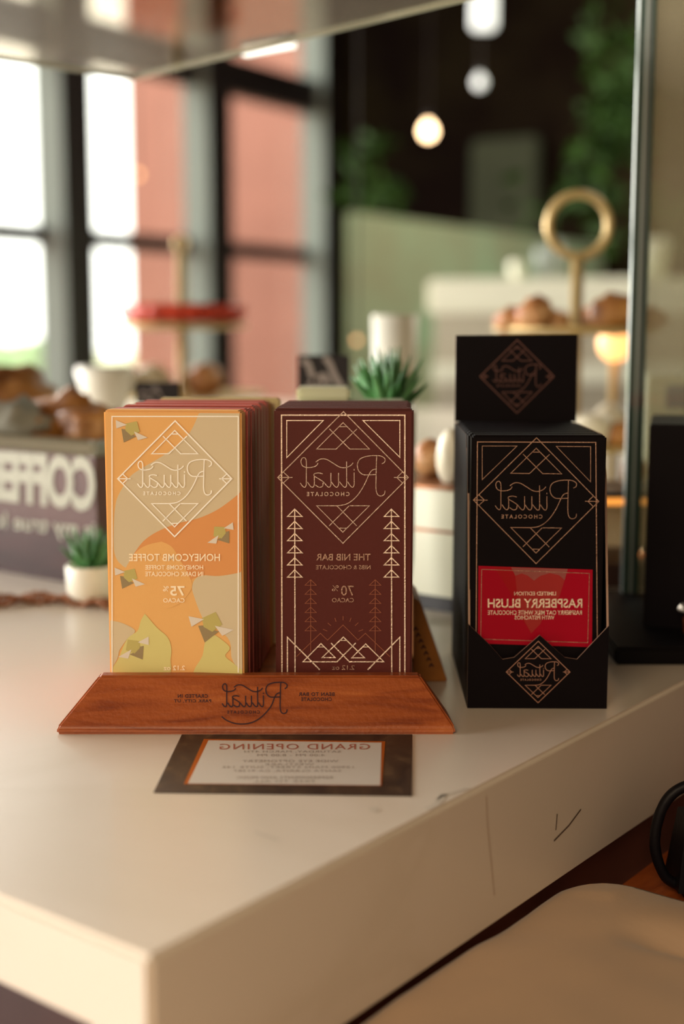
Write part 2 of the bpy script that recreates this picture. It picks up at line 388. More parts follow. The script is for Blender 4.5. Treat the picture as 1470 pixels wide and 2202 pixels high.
def emblem(bm, face, cx, cy, hw, hh, off, wdt, diamond=True, dw=1.0, geo=True, skew=0.0, mat=0, tail=None, txt=True):
    T = lambda P: [face.uv(cx + x * hw, cy + y * hh + x * skew) for x, y in P]
    if diamond: ribbon(bm, face, T(DIAMOND), wdt * dw, off, True, mat)
    if geo:
        for g in GEO: ribbon(bm, face, T(g), wdt, off, False, mat)
    for i, g in enumerate(SCRIPT):
        if tail and i == 2: g = tail
        ribbon(bm, face, T(g), wdt, off + 0.00002, False, mat)
    if txt:
        q = EP([(440, 884), (768, 916)])
        letters(bm, face, 'CHOCOLATE', cx + q[0][0] * hw, cy + q[0][1] * hh, cx + q[1][0] * hw, cy + q[1][1] * hh, off, 0.02, 1.45, mat)
def zx(ox, oy, s): return lambda pts: [(ox + x / s, oy + y / s) for x, y in pts]

# ------------------------------------------------------------------ the setting
RZ = -math.atan2(WDIR.x, WDIR.y)      # local +y runs along the window wall
def wallbox(t0, t1, d0, d1, z0, z1, bm=None):   # t along the window wall, d into the room
    return add_box(bm or bmesh.new(), d0, d1, t0, t1, z0, z1)
struct('floor', box(-12, 12, -8, 12, FLOOR - 0.1, FLOOR), M['floor'])
struct('ceiling', wallbox(-12, 4.2, 0, 9, CEIL, CEIL + 0.1), M['ceil'], WP, RZ)
SP = 1.28; TK = lambda k: k * SP + {0: -.05, 1: -.14}.get(k, .08)
SILL = -0.42; TRN = 0.66; HEAD = 1.64
for k in range(-8, 2):                # one window per bay
    e = struct('window_%d' % (k + 9), wallbox(TK(k - 1) + .001, TK(k) - .221, -0.02, -0.01, SILL, CEIL), M['winglass'], WP, RZ)
    fr = bmesh.new()
    wallbox(TK(k - 1) + .001, TK(k) - .221, -0.03, 0.03, TRN - .045, TRN + .045, fr)
    mobj('transom_bar', fr, M['frame'], e).parent = e
    fr = bmesh.new()
    wallbox(TK(k - 1) + .001, TK(k) - .221, -0.008, 0.10, HEAD - .10, HEAD + .10, fr)
    mobj('head_beam', fr, M['frame'], e)
for k in range(-9, 2):
    bm = bmesh.new(); wallbox(TK(k) - .22, TK(k), -0.02, 0.16, SILL, CEIL, bm)
    for f in bm.faces:
        f.normal_update()
        f.material_index = 1 if f.normal.y < -0.5 else 0  # grey near faces paint in window light, dark inner faces the backlit shade
    struct('trim_%d' % (k + 10), bm, [M['frame'], M['jamb']], WP, RZ)
struct('wall_left', wallbox(-12, SP + .1, -0.1, 0.05, FLOOR, SILL), M['plaster'], WP, RZ)
struct('wall_far', wallbox(SP - .218, SP + .25, 0.0, 8.5, FLOOR, CEIL), M['darkwall'], WP, RZ)
struct('wall_right', wallbox(-12, SP, 8.4, 8.5, FLOOR, CEIL), M['plaster'], WP, RZ)
struct('wall_back', wallbox(-12.1, -12, 0, 8.5, FLOOR, CEIL), M['plaster'], WP, RZ)

# outside
struct('ground_outside', wallbox(-20, 40, -60, -0.3, FLOOR - 0.15, FLOOR - 0.05), M['grass'], WP, RZ)
a = at(281, 600, 13.0)
bm = box(0, 14, 0, 3, FLOOR - .05, 9, 0)
tag(mobj('building', bm, M['wallpink'], None, loc=(a.x, a.y, 0), rz=math.radians(-12)), 'salmon pink rendered building wall seen through the windows on the left', 'building')
for i, (px, py, Y, r) in enumerate([(40, 845, 20, 1.0), (235, 850, 15, 0.35), (140, 850, 17, 0.5)]):
    c = at(px, py, Y); bm = bmesh.new()
    for j in range(7): add_lump(bm, (random.uniform(-r, r), random.uniform(-.4, .4), random.uniform(-.2, .5) * r), (r * .6, r * .5, r * .5), i * 9 + j, 0.5, 2.5)
    tag(mobj('bush', bm, M['hedge'], None, loc=(c.x, c.y, c.z - .2)),
        ['blurred pale green bush outside the far left window pane', 'small pale bush outside, just left of the pink wall', 'pale bush outside behind the left window post'][i], 'bush', 'bushes outside the windows')

# dark far side of the room
gp = at(1085, 400, 7.99)
tag(mobj('panel', box(-.22, .22, -.03, .03, .40, 1.30, 0.02), M['greywall'], None, loc=(gp.x, gp.y, 0), rz=RZ), 'dim grey green panel on the dark far wall below the cool white bulb', 'panel')
pa = at(742, 452, 5.4)
L = (lambda t: pa + WDIR * t)
bm = add_hull(bmesh.new(), [(-.1, .35, FLOOR), (0, 0, FLOOR), (0, 2.9, FLOOR), (-.1, 2.9, FLOOR)], [(-.1, .35, pa.z), (0, 0, pa.z), (0, 2.9, pa.z), (-.1, 2.9, pa.z)], .01)
tag(mobj('partition', bm, M['palegreen'], None, loc=(pa.x, pa.y, 0), rz=RZ), 'pale green low partition wall in front of the dark far wall', 'partition')
# back counter with white cabinets
bc = at(935, 600, 3.9)
t = empty('back_counter', (bc.x, bc.y, 0), RZ + math.radians(20), 'off white back counter with grey beige front below the pale green partition', 'counter')
mobj('counter_body', box(0, 2.6, 0, .6, FLOOR, bc.z - .10, 0.005), M['backgrey'], t)
mobj('counter_upper', box(-.02, 2.62, -.02, .62, bc.z - .10, bc.z, 0.01), M['backcounter'], t)
mobj('rail', box(0, 2.6, -.035, -.02, bc.z - .30, bc.z - .24, 0.005), M['backcounter'], t)
for i, (px, py, wd, hh, mm) in enumerate([(1110, 590, .05, .06, 'white'), (1165, 590, .045, .10, 'jamb'), (1195, 590, .04, .12, 'jamb'), (1405, 560, .09, .13, 'pot')]):
    p = at(px, py, 4.15)
    pr = [(wd * .35, 0), (wd * .5, hh * .8), (wd * .48, hh), (wd * .42, hh), (wd * .32, .01), (0, .01)]
    tag(mobj('cup', lathe([(0, 0)] + pr), M[mm], None, loc=(p.x, p.y, bc.z)),
        ['small white cup on the back counter', 'grey cup on the back counter left of the gold ring post', 'taller grey cup on the back counter behind the gold ring post', 'large white container on the back counter right of the glass edge'][i], 'cup', 'cups on the back counter')
# hanging foliage
def leaf_cluster(c, rx, rz_, n, seed, ls):
    rnd = random.Random(seed); bm = bmesh.new()
    for i in range(n):
        p = Vector((rnd.gauss(0, rx * .5), rnd.gauss(0, rx * .4), rnd.gauss(0, rz_ * .5)))
        d = Vector((rnd.uniform(-1, 1), rnd.uniform(-1, 1), rnd.uniform(-1, .4))).normalized()
        s = d.cross(Vector((rnd.random(), rnd.random(), rnd.random()))).normalized(); l = ls * rnd.uniform(.7, 1.3)
        nn = d.cross(s) * l * .12
        v = [bm.verts.new(q) for q in (p, p + d * l * .5 + s * l * .28 + nn, p + d * l, p + d * l * .5 - s * l * .28 + nn, p + d * l * .5 - nn * .5)]
        bm.faces.new((v[0], v[1], v[4])); bm.faces.new((v[1], v[2], v[4])); bm.faces.new((v[2], v[3], v[4])); bm.faces.new((v[3], v[0], v[4]))
    return bm
for i, (px, py, Y, rx, rz_, n, lab) in enumerate([
        (1320, 110, 5.0, .14, .22, 45, 'hanging green plant at the top right just left of the glass edge'),
        (1325, 250, 4.8, .10, .16, 110, 'bright trailing green foliage left of the glass edge, below the top plant'),
        (1270, 400, 5.0, .2, .18, 70, 'green foliage behind the gold ring of the right cake stand'),
        (785, 330, 5.6, .07, .06, 26, 'small green plant below and left of the glowing pendant bulb'),
        (800, 410, 5.8, .18, .08, 45, 'low green foliage just above the pale green partition'),
        (1440, 490, 4.8, .12, .12, 70, 'dark foliage seen right of the glass edge')]):
    p = at(px, py, Y)
    tag(mobj('hanging_plant', leaf_cluster(p, rx, rz_, n, i + 3, .09), M['leaf'], None, loc=p), lab, 'plant', 'plants against the dark far wall')
# lamps
def pendant(px, py, Y, r, m, lab, grp=None, cord=True):
    p = at(px, py, Y); t = empty('pendant_lamp', p, 0, lab, 'lamp', grp)
    mobj('bulb', lathe([(0, -r), (r * .6, -r * .8), (r, -r * .1), (r * .85, r * .55), (r * .35, r * 1.1), (r * .3, r * 1.4)], n=20), M[m], t)
    mobj('socket', lathe([(r * .3, r * 1.3), (r * .36, r * 1.4), (r * .36, r * 2.2), (0, r * 2.3)], n=16), M['frame'], t)
    if cord: mobj('cord', add_tube(bmesh.new(), [(0, 0, r * 2.2), (0, 0, CEIL - p.z)], .003, 6), M['frame'], t)
pendant(920, 283, 5.6, .030, 'bulb', 'glowing warm pendant bulb against the dark far wall')
pendant(767, 732, 3.1, .006, 'bulb2', 'small amber light low behind the green succulent')
pendant(1031, 178, 5.2, .024, 'coolbulb', 'dim cool white bulb right of the glowing pendant')
pendant(297, 376, 5.8, .012, 'bulb2', 'faint orange reflection at the left window, built as a glowing bulb')  # added bulb stands in for an orange reflection over the window
p = at(1045, 20, 4.9); t = empty('ceiling_light', p, 0, 'cool white rectangular hanging light cut by the top edge of the frame', 'lamp')
mobj('diffuser', box(-.05, .035, -.03, .03, -.07, .2, .01), M['coolbulb'], t)
mobj('housing', box(-.055, .04, -.035, .035, .2, .24, .004), M['frame'], t)
mobj('cord', add_tube(bmesh.new(), [(0, 0, .24), (0, 0, CEIL - p.z)], .004, 6), M['frame'], t)

# ------------------------------------------------------------------ the island counter
c0 = ground(320, 2062); c0.z = 0
va = ray(2950, 700); va.z = 0; va.normalize(); vb = Vector((-va.y, va.x, 0))     # a: far right, b: far left
RC = math.atan2(va.y, va.x)                                                     # local x = a, y = b
ctr = empty('countertop', (c0.x, c0.y, 0), RC, 'white veined quartz countertop with a deep side panel under the chocolate displays', 'countertop')
mwc = Matrix.Translation((c0.x, c0.y, 0)) @ Matrix.Rotation(RC, 4, 'Z')
bm = bmesh.new()
pr_ = [(0, 0), (2.4, 0), (2.4, -.036), (.03, -.036), (.03, -.074), (0, -.074)]
A_ = [bm.verts.new((0, u, v)) for u, v in pr_]; B_ = [bm.verts.new((2.6, u, v)) for u, v in pr_]
bm.faces.new(A_); bm.faces.new(B_)
for i in range(6): bm.faces.new((A_[i], A_[(i + 1) % 6], B_[(i + 1) % 6], B_[i]))
bmesh.ops.recalc_face_normals(bm, faces=bm.faces)
bmesh.ops.bevel(bm, geom=list(bm.edges), offset=.0022, segments=3, affect='EDGES')
mobj('slab', bm, M['quartz'], ctr)
fs = Face(mwc, (0, 0, 0), (1, 0, 0), (0, 0, 1))
bm = bmesh.new()
ribbon(bm, fs, [fs.uv(*p) for p in smooth_curve([(1045, 1712), (1048, 1780), (1055, 1850), (1062, 1925)])], .0008, .0002, mat=1)
mobj('vein', bm, [M['vein'], M['vein_soft'], M['vein_grey']], ctr); bm = bmesh.new()
ribbon(bm, fs, [fs.uv(*p) for p in [(1248, 1740), (1222, 1775), (1190, 1808)]], .0010, .0002)
ribbon(bm, fs, [fs.uv(*p) for p in [(1197, 1750), (1194, 1785)]], .0009, .0002)
mobj('vein', bm, [M['vein']], ctr)
ft = Face(mwc, (0, 0, 0), (1, 0, 0), (0, 1, 0))
for pts, wd in [([(1005, 1695), (975, 1705), (950, 1712), (935, 1722)], .0018), ([(955, 1708), (938, 1730), (915, 1741)], .003), ([(800, 1737), (808, 1746)], .004), ([(548, 1790), (600, 1808)], .002)]:
    bm = bmesh.new(); ribbon(bm, ft, [ft.uv(*p) for p in smooth_curve(pts)], wd, .0002); mobj('vein', bm, M['vein_grey'], ctr)
cb = box(.03, 2.55, .0305, 2.35, FLOOR, -.0365, .001); add_box(cb, .004, 2.55, .009, .0305, FLOOR, -.0745, .001, 1)  # red brown side strip paints in the contact shadow below the panel
tag(mobj('island_cabinet', cb, [M['cabinet'], M['cabred']], None, loc=(c0.x, c0.y, 0), rz=RC), 'dark red brown wooden island cabinet under the white countertop', 'cabinet')

# ------------------------------------------------------------------ wooden holder
hl = ground(121, 1580); hr = ground(979, 1580)
HD = hl.y; hw_ = hr.x - hl.x
hold = empty('bar_holder', ((hl.x + hr.x) / 2, HD, 0), 0, 'reddish wooden display holder with burnt lettering carrying the two rows of chocolate bars', 'display holder')
TH = .0268; SL = .019
tl = at(213, 1447, HD + SL).x - hold.location.x; tr = at(903, 1447, HD + SL).x - hold.location.x
bm = bmesh.new()
H2 = hw_ / 2
add_hull(bm, [(-H2, 0, .0), (H2, 0, .0), (H2 - .003, .030, .0), (-H2 + .003, .030, .0)],
         [(-H2, 0.0, .003), (H2, 0.0, .003), (H2 - .003, .030, .003), (-H2 + .003, .030, .003)])
bm.free(); bm = bmesh.new()
prof = []
lo = [(-H2, 0), (H2, 0), (H2 - .002, .032), (-H2 + .002, .032)]
mid = [(-H2, .001), (H2, .001), (H2 - .002, .032), (-H2 + .002, .032)]
top = [(tl, SL), (tr, SL), (tr, .0275), (tl, .0275)]
rings = [[bm.verts.new((x, y, z)) for x, y in ring] for ring, z in ((lo, 0), (mid, .0035), (top, TH))]
bm.faces.new(rings[0][::-1]); bm.faces.new(rings[2])
for A, B in zip(rings, rings[1:]):
    for i in range(4): bm.faces.new((A[i], A[(i + 1) % 4], B[(i + 1) % 4], B[i]))
bmesh.ops.bevel(bm, geom=list(bm.edges), offset=.0011, segments=3, affect='EDGES')
mobj('front_block', bm, M['wood'], hold)
mobj('base_board', box(tl, tr, .0305, .215, 0, .0145, .0015), M['wood'], hold)
mwh = Matrix.Translation(hold.location)
ffr = Face(mwh, (0, .001, .0035), (1, 0, 0), (0, SL - .001, TH - .0035))
bm = bmesh.new()
TAIL = EP(smooth_curve([(968, 708), (938, 720), (915, 755), (880, 840), (810, 925), (730, 985), (640, 1015), (530, 1015), (440, 985), (385, 945)]))
sx = 140 / (1040 - 388) * ES; sy = 70 / (915 - 605) * ES
ecx = 477 - (388 - E0[0]) / ES * sx; ecy = 1466 - (605 - E0[1]) / ES * sy
emblem(bm, ffr, ecx, ecy, sx, sy * .96, .00025, .00072, diamond=False, geo=False, tail=TAIL)
for s, b in [('CRAFTED IN', (382, 1493, 447, 1501)), ('PARK CITY, UT', (374, 1504, 454, 1512)), ('BEAN TO BAR', (642, 1489, 719, 1497)), ('CHOCOLATE', (647, 1500, 713, 1508))]:
    letters(bm, ffr, s, *b, .00025, .025, 1.12)
mobj('burnt_lettering', bm, M['burn'], hold)

# ------------------------------------------------------------------ chocolate bars
def bar_mesh(wd, dp, ht):
    bm = box(-wd / 2, wd / 2, 0, dp, 0, ht, .0009)
    # the tucked top flap, a hair proud of the rim
    add_box(bm, -wd / 2 + .0016, wd / 2 - .0016, .0006, dp - .0014, ht - .0004, ht + .0006, .0003)
    return bm
def front_bar(name, pxl, pxr, pym, Y, yaw, pyt, m, z0, dp, lab, cat='chocolate bar', grp=None):
    P = at(pxl, pym, Y); ang = math.radians(yaw); N = Vector((math.sin(ang), -math.cos(ang), 0))
    Q = hit(pxr, pym, P, N); wd = (Vector((Q.x, Q.y)) - Vector((P.x, P.y))).length
    T = hit((pxl + pxr) / 2, pyt, P, N); loc = Vector(((P.x + Q.x) / 2, (P.y + Q.y) / 2, z0))
    o = mobj(name, bar_mesh(wd, dp, T.z - z0), m, None, loc=loc, rz=ang)
    tag(o, lab, cat, grp)
    mw = Matrix.Translation(loc) @ Matrix.Rotation(ang, 4, 'Z')
    return o, Face(mw), wd, T.z - z0, loc, ang
ZB = .0146
# --- honeycomb toffee bar
tof, ff, tw, th, tloc, tang = front_bar('chocolate_bar', 229, 521.5, 1160, .7085, -7, 884, M['toffee'], ZB, .0115,
    'orange and tan honeycomb toffee chocolate bar with gold lettering, front of left row', grp='bars in the left row of the wooden holder')
Z = zx(200, 840, 4.0833)
bm = bmesh.new(); hw2 = tw / 2 - .0009
def clip(uv): return [(max(-hw2, min(hw2, u)), max(.0, min(th - .0009, v))) for u, v in uv]
def zone(pts, k, m, straight=0): fill(bm, ff, clip([ff.uv(*p) for p in Z(smooth_curve(pts + [pts[0]], 4)[:-1] if not straight else pts)]), .00004 * k, m)
zone([(945, 150), (900, 270), (840, 380), (740, 480), (600, 580), (430, 680), (330, 750), (260, 850), (210, 950), (190, 1060), (182, 1200), (180, 1350), (195, 1450), (240, 1520), (330, 1560), (560, 1500), (900, 1300), (1250, 1000), (1400, 820), (1400, 500), (1400, 150)], 1, 0)
zone([(1380, 800), (1320, 862), (1250, 930), (1100, 1040), (960, 1108), (850, 1140), (720, 1172), (560, 1240), (450, 1315), (380, 1400), (335, 1480), (330, 1570), (420, 1640), (600, 1700), (800, 1700), (900, 1640), (1100, 1626), (1250, 1605), (1400, 1570)], 2, 2)
zone([(600, 1325), (690, 1370), (760, 1480), (850, 1640), (860, 1750), (700, 1900), (400, 1900), (250, 1700), (330, 1480), (440, 1370)], 3, 3)
zone([(1400, 1570), (1250, 1605), (1100, 1628), (960, 1622), (892, 1660), (870, 1730), (885, 1800), (940, 1950), (1000, 2050), (1100, 2100), (1200, 2200), (1230, 2380), (1400, 2480)], 3, 0)
zone([(60, 2015), (180, 2022), (280, 2050), (370, 2110), (300, 2180), (232, 2280), (215, 2350), (150, 2450), (60, 2470)], 3, 0)
zone([(455, 1958), (560, 2080), (650, 2160), (685, 2250), (680, 2360), (640, 2500), (180, 2500), (232, 2340), (300, 2180), (390, 2110), (420, 2020)], 4, 1)
zone([(1080, 2150), (1200, 2252), (1160, 2330), (1240, 2400), (1320, 2500), (900, 2500), (960, 2330), (980, 2220), (1010, 2150)], 4, 1)
mobj('printed_artwork', bm, [M['t_tan'], M['t_yel'], M['t_dark'], M['toffee']], tof)
BEE = [(2, [(-50, -60), (50, -82), (75, 10), (0, 45), (-50, 0)], 0), (1, [(-28, -35), (10, -45), (28, -8), (5, 20), (-20, 0)], 2), (0, [(-10, -22), (14, -26), (24, 0), (0, 22)], 0),
       (1, [(-85, -15), (-45, -10), (-5, 30), (45, 50), (-65, 105)], 1), (0, [(-75, 20), (-38, 60), (20, 45), (35, 52), (-50, 82)], 2),
       (3, [(-135, -92), (-37, -50), (-130, -18)], 3), (3, [(25, 8), (145, 62), (60, 85)], 3)]
for bx, by, s, fl, rot in [(335, 350, 1, 1, 0), (1122, 1258, .9, -1, 10), (318, 1640, .95, 1, 0), (1035, 2060, 1.3, 1, -12), (362, 2262, 1.0, -1, 5)]:
    ca, sa = math.cos(math.radians(rot)), math.sin(math.radians(rot))
    bm = bmesh.new()
    for k, poly, mi in BEE:
        q = [(bx + (x * ca - y * sa) * s * fl, by + (x * sa + y * ca) * s) for x, y in poly]
        fill(bm, ff, [ff.uv(*p) for p in Z(q)], .00021 + .00002 * k, mi)
    mobj('printed_bee', bm, [M['bee_y'], M['bee_b'], M['bee_m'], M['bee_w']], tof)
bm = bmesh.new()
emblem(bm, ff, 375.8, 1029.4, 122.8, 123.7, .00032, .00056, dw=1.25)
fr_ = [ff.uv(*p) for p in [(241.2, 1446), (241.0, 895.5), (512.2, 895.5), (512.2, 1446)]]
ribbon(bm, ff, [(u, max(v, .001)) for u, v in fr_], .0006, .0003)
mobj('foil_print', bm, M['foil'], tof)
bm = bmesh.new()
for s, b, bo in [('HONEYCOMB TOFFEE', (277.5, 1190.5, 473, 1206.5), .012), ('HONEYCOMB TOFFEE', (312.5, 1215, 437, 1224.5), .015), ('IN DARK CHOCOLATE', (312.5, 1229, 437, 1239), .015),
                 ('75', (366, 1260, 397, 1281), .02), ('%', (350.5, 1260, 363, 1271.5), .01), ('CACAO', (351, 1286, 397, 1295.5), .015), ('2.12 oz', (352, 1431, 398, 1441), .01)]:
    letters(bm, ff, s, *b, .00034, bo)
mobj('lettering', bm, M['print_y'], tof)
# --- the rest of the left row
row = [('dusty red chocolate bar standing directly behind the honeycomb toffee bar', 'red'), ('dusty red chocolate bar, second behind the honeycomb toffee bar', 'red'),
       ('dusty red chocolate bar, third behind the honeycomb toffee bar', 'red'), ('dusty red chocolate bar, fourth behind the honeycomb toffee bar', 'red'),
       ('dusty red chocolate bar, fifth behind the honeycomb toffee bar', 'red'), ('dusty red chocolate bar, sixth behind the honeycomb toffee bar', 'red'),
       ('dusty red chocolate bar, seventh and last of the red ones in the left row', 'red'),
       ('amber orange chocolate bar between the red ones and the cream one in the left row', 'amber'), ('cream yellow chocolate bar at the very back of the left row', 'cream')]
rowmesh = {}
for k, (lab, mm) in enumerate(row):
    if mm not in rowmesh:
        rowmesh[mm] = mobj('chocolate_bar', bar_mesh(tw, .0115, th), M[mm]); o = rowmesh[mm]
        b2 = bmesh.new(); fq = Face(Matrix.Identity(4))
        ribbon(b2, fq, [(-tw / 2 + .0035, .002), (-tw / 2 + .0035, th - .003), (tw / 2 - .0035, th - .003), (tw / 2 - .0035, .002)], .0006, .0002)
        mobj('foil_frame', b2, M['foil_r'], o)
    else: o = copy_tree(rowmesh[mm])
    yy = .0128 * (k + 1); sh = [.0016, .0025, .003, .0036, .0042, .0046, .0052, .0062, .0110][k]
    o.location = tloc + Vector((math.sin(-tang) * 0 + sh + yy * .03, yy, 0)); o.rotation_euler = (0, 0, tang * (.7 - .05 * k) * (1 if k % 2 else .8)); o.scale.z = [1.0, .994, 1.001, .995, 1.0, .993, .999, .992, 1.0][k]
    tag(o, lab, 'chocolate bar', 'bars in the left row of the wooden holder')
# --- the nib bar
nib, fn, nw, nh, nloc, nang = front_bar('chocolate_bar', 590.5, 887, 1160, .7065, -3, 880.5, M['nib'], ZB, .0115,
    'dark maroon chocolate bar with silvery foil tree pattern, front of the right row', grp='bars in the right row of the wooden holder')
Z = zx(560, 840, 4.0833)
bm = bmesh.new()
def R_(pts, wd=.00055, closed=False, mt=0, off=.0003): ribbon(bm, fn, [(u, max(v, .001)) for u, v in [fn.uv(*p) for p in Z(pts)]], wd, off, closed, mt)
emblem(bm, fn, 737.2, 1026.6, 140.6, 140.6, .00036, .00042, dw=1.2)
mobj('foil_logo', bm, M['foil_m'], nib); bm = bmesh.new()
R_([(188, 2470), (184, 215), (1266, 215), (1266, 2470)], .0007)
R_([(230, 262), (550, 262), (230, 588)], closed=True); R_([(898, 262), (1222, 262), (1222, 585)], closed=True)
for cx_ in (300, 1148):
    R_([(cx_, 1040), (cx_ + 3, 2470)], .0006)
    for k in range(6):
        y_ = 1040 + 106.5 * k; R_([(cx_, y_), (cx_ + 65, y_ + 64), (cx_ - 63, y_ + 64)], .0006, True, off=.00034)
R_([(236, 2470), (236, 2165), (520, 2450)], .0007); R_([(1222, 2470), (1222, 2165), (940, 2450)], .0007)
R_([(670, 2380), (372, 2380), (530, 2220), (655, 2343), (540, 2343), (727, 2163), (912, 2345), (800, 2345), (922, 2223), (1082, 2380), (780, 2380), (618, 2215)], .0006)
R_([(670, 2380), (835, 2215)], .0006); R_([(700, 2192), (752, 2192)], .0004); R_([(508, 2250), (552, 2250)], .0004); R_([(900, 2250), (944, 2250)], .0004)
mobj('foil_print', bm, M['foil_s'], nib)
bm = bmesh.new()
for cx_ in (440, 1006):
    R_([(cx_, 1660), (cx_, 2290)], .00032, off=.0002)
    for k in range(6):
        y_ = 1660 + 80 * k; R_([(cx_, y_), (cx_ + 50, y_ + 48), (cx_ - 50, y_ + 48)], .00032, True, off=.0002)
R_([(315, 2335), (525, 2130), (588, 2190), (724, 2057), (855, 2190), (920, 2130), (1135, 2335)], .00032, off=.0002)
for q in [[(548, 2095), (585, 2110)], [(590, 2040), (618, 2063)], [(652, 1995), (663, 2028)], [(724, 1980), (724, 2017)], [(795, 1995), (782, 2028)], [(858, 2037), (830, 2063)], [(900, 2098), (860, 2112)]]: R_(q, .00032, off=.0002)
mobj('printed_landscape', bm, M['copper'], nib)
bm = bmesh.new()
for s, b, bo in [('THE NIB BAR', (679.5, 1190.5, 796.5, 1205), .012), ('NIBS & CHOCOLATE', (679, 1215, 796.5, 1224), .012), ('70', (733, 1259, 760, 1280.5), .0), ('%', (713.5, 1258.5, 728, 1271), .0),
                 ('CACAO', (713.5, 1285.5, 760.5, 1295), .01), ('2.12 oz', (714, 1430, 762, 1440), .01)]:
    letters(bm, fn, s, *b, .00034, bo)
mobj('lettering', bm, M['foil_r'], nib)
proto = None
for k, lab in enumerate(['dark maroon chocolate bar standing directly behind the nib bar', 'dark maroon chocolate bar, second behind the nib bar', 'dark maroon chocolate bar, third behind the nib bar', 'dark maroon chocolate bar, fourth behind the nib bar', 'dark maroon chocolate bar at the back of the right row']):
    if proto is None:
        proto = mobj('chocolate_bar', bar_mesh(nw * .985, .0115, nh), M['nib']); o = proto
        b2 = bmesh.new(); fq = Face(Matrix.Identity(4))
        ribbon(b2, fq, [(-nw / 2 + .0035, .002), (-nw / 2 + .0035, nh - .003), (nw / 2 - .0035, nh - .003), (nw / 2 - .0035, .002)], .0006, .0002)
        mobj('foil_frame', b2, M['foil_s'], o)
    else: o = copy_tree(proto)
    o.location = nloc + Vector((.0008 * k - .0005, .0128 * (k + 1), 0)); o.rotation_euler = (0, 0, nang * .5)
    tag(o, lab, 'chocolate bar', 'bars in the right row of the wooden holder')
# amber wooden wedge standing right beside the maroon row
wd_ = empty('wooden_wedge', (at(887, 1455, .78).x, .78, 0), 0, 'amber wooden wedge with burnt lettering beside the maroon chocolate row', 'stand')
wp_ = [at(px, py, .78) - wd_.location for px, py in [(888, 1285), (903, 1296), (962, 1455), (888, 1455)]]
wz = min(p.z for p in wp_); bm = bmesh.new()
A_ = [bm.verts.new((p.x, 0, p.z if p.z > wz + .004 else .0002)) for p in wp_]; B_ = [bm.verts.new((v.co.x, .05, v.co.z)) for v in A_]
bm.faces.new(A_); bm.faces.new(B_)
for i in range(4): bm.faces.new((A_[i], A_[(i + 1) % 4], B_[(i + 1) % 4], B_[i]))
bmesh.ops.recalc_face_normals(bm, faces=bm.faces); bmesh.ops.bevel(bm, geom=list(bm.edges), offset=.0008, segments=2, affect='EDGES')
mobj('board', bm, M['wedge'], wd_)
fw_ = Face(Matrix.Translation(wd_.location)); bm = bmesh.new()
for k in range(7): x_, y_ = 893 + 5.6 * k, 1352 + 13 * k; ribbon(bm, fw_, [fw_.uv(x_ - 4, y_ + 4), fw_.uv(x_, y_ - 3), fw_.uv(x_ + 5, y_ + 3)], .0009, .0003)
mobj('burnt_lettering', bm, M['burn'], wd_)

# ------------------------------------------------------------------ black display box with raspberry bars
yaw = math.radians(-0.8)
BP = ground(1004, 1523); BN = Vector((math.sin(yaw), -math.cos(yaw), 0))
BQ = hit(1306, 1450, BP, BN)
bw = (Vector((BQ.x - BP.x, BQ.y - BP.y))).length
bloc = Vector(((BP.x + BQ.x) / 2, (BP.y + BQ.y) / 2, 0)); mwb = Matrix.Translation(bloc) @ Matrix.Rotation(yaw, 4, 'Z')
dbx = empty('display_box', bloc, yaw, 'open black chocolate display carton with logo header card and diamond front flap', 'display box')
fb = Face(mwb)
U = lambda x, y: fb.uv(x, y)
BD = .128; ct = .0012
# front panel outline traced: slanted shoulders and a diamond peak
out = [(-bw / 2, 0), (bw / 2, 0)] + [(bw / 2, U(1310, 1345)[1])] + [U(1240, 1418), U(1214, 1414), U(1160, 1366), U(1105, 1414), U(1080, 1418), U(1052, 1386)] + [(-bw / 2, U(1008, 1342)[1])]
def extrude_poly(poly, y0, y1, plane='xz', mt=0, bm=None):
    bm = bm or bmesh.new()
    A = [bm.verts.new((u, y0, v) if plane == 'xz' else (y0, u, v)) for u, v in poly]; B = [bm.verts.new((u, y1, v) if plane == 'xz' else (y1, u, v)) for u, v in poly]
    fs = [bm.faces.new(A), bm.faces.new(B)]
    for i in range(len(poly)): fs.append(bm.faces.new((A[i], A[(i + 1) % len(poly)], B[(i + 1) % len(poly)], B[i])))
    for f in fs: f.material_index = mt
    for f in fs[2:]: f.material_index = mt + 1
    bmesh.ops.recalc_face_normals(bm, faces=fs); return bm
mobj('front_flap', extrude_poly(out, 0, ct), [M['blackbox'], M['torn']], dbx)
zs = out[-1][1]
for sgn, nm in ((-1, 'side_panel'), (1, 'side_panel')):
    x0 = sgn * bw / 2; prof = [(0.0013, 0), (BD, 0), (BD, .152), (.035, .152), (.020, .13), (0.0013, zs)]
    mobj(nm, extrude_poly(prof, x0, x0 - sgn * ct, 'yz'), [M['blackbox'], M['torn']], dbx)
mobj('bottom', box(-bw / 2 + ct, bw / 2 - ct, ct, BD, 0.0002, ct), M['blackbox'], dbx)
bk = Face(mwb, (0, BD, 0))
hl_ = bk.uv(978, 812)[0]; hr_ = bk.uv(1240, 812)[0]; ht_ = bk.uv(1108, 721)[1]
mobj('back_panel', box(-bw / 2 + ct, bw / 2 - ct, BD - ct, BD, ct, .152), M['blackbox'], dbx)
bm = extrude_poly([(hl_, .1525), (hr_, .1525), (hr_ - .0005, ht_ + .0006), (hl_, ht_)], BD - ct * .9, BD, 'xz')
hd = mobj('header_card', bm, [M['blackbox'], M['torn']], dbx)
fh = Face(mwb, (0, BD - ct * .9, 0))
bm = bmesh.new(); emblem(bm, fh, 1111, 809.5, 79.5, 78, .0003, .00045, dw=1.3)
mobj('printed_logo', bm, M['print_r'], hd)
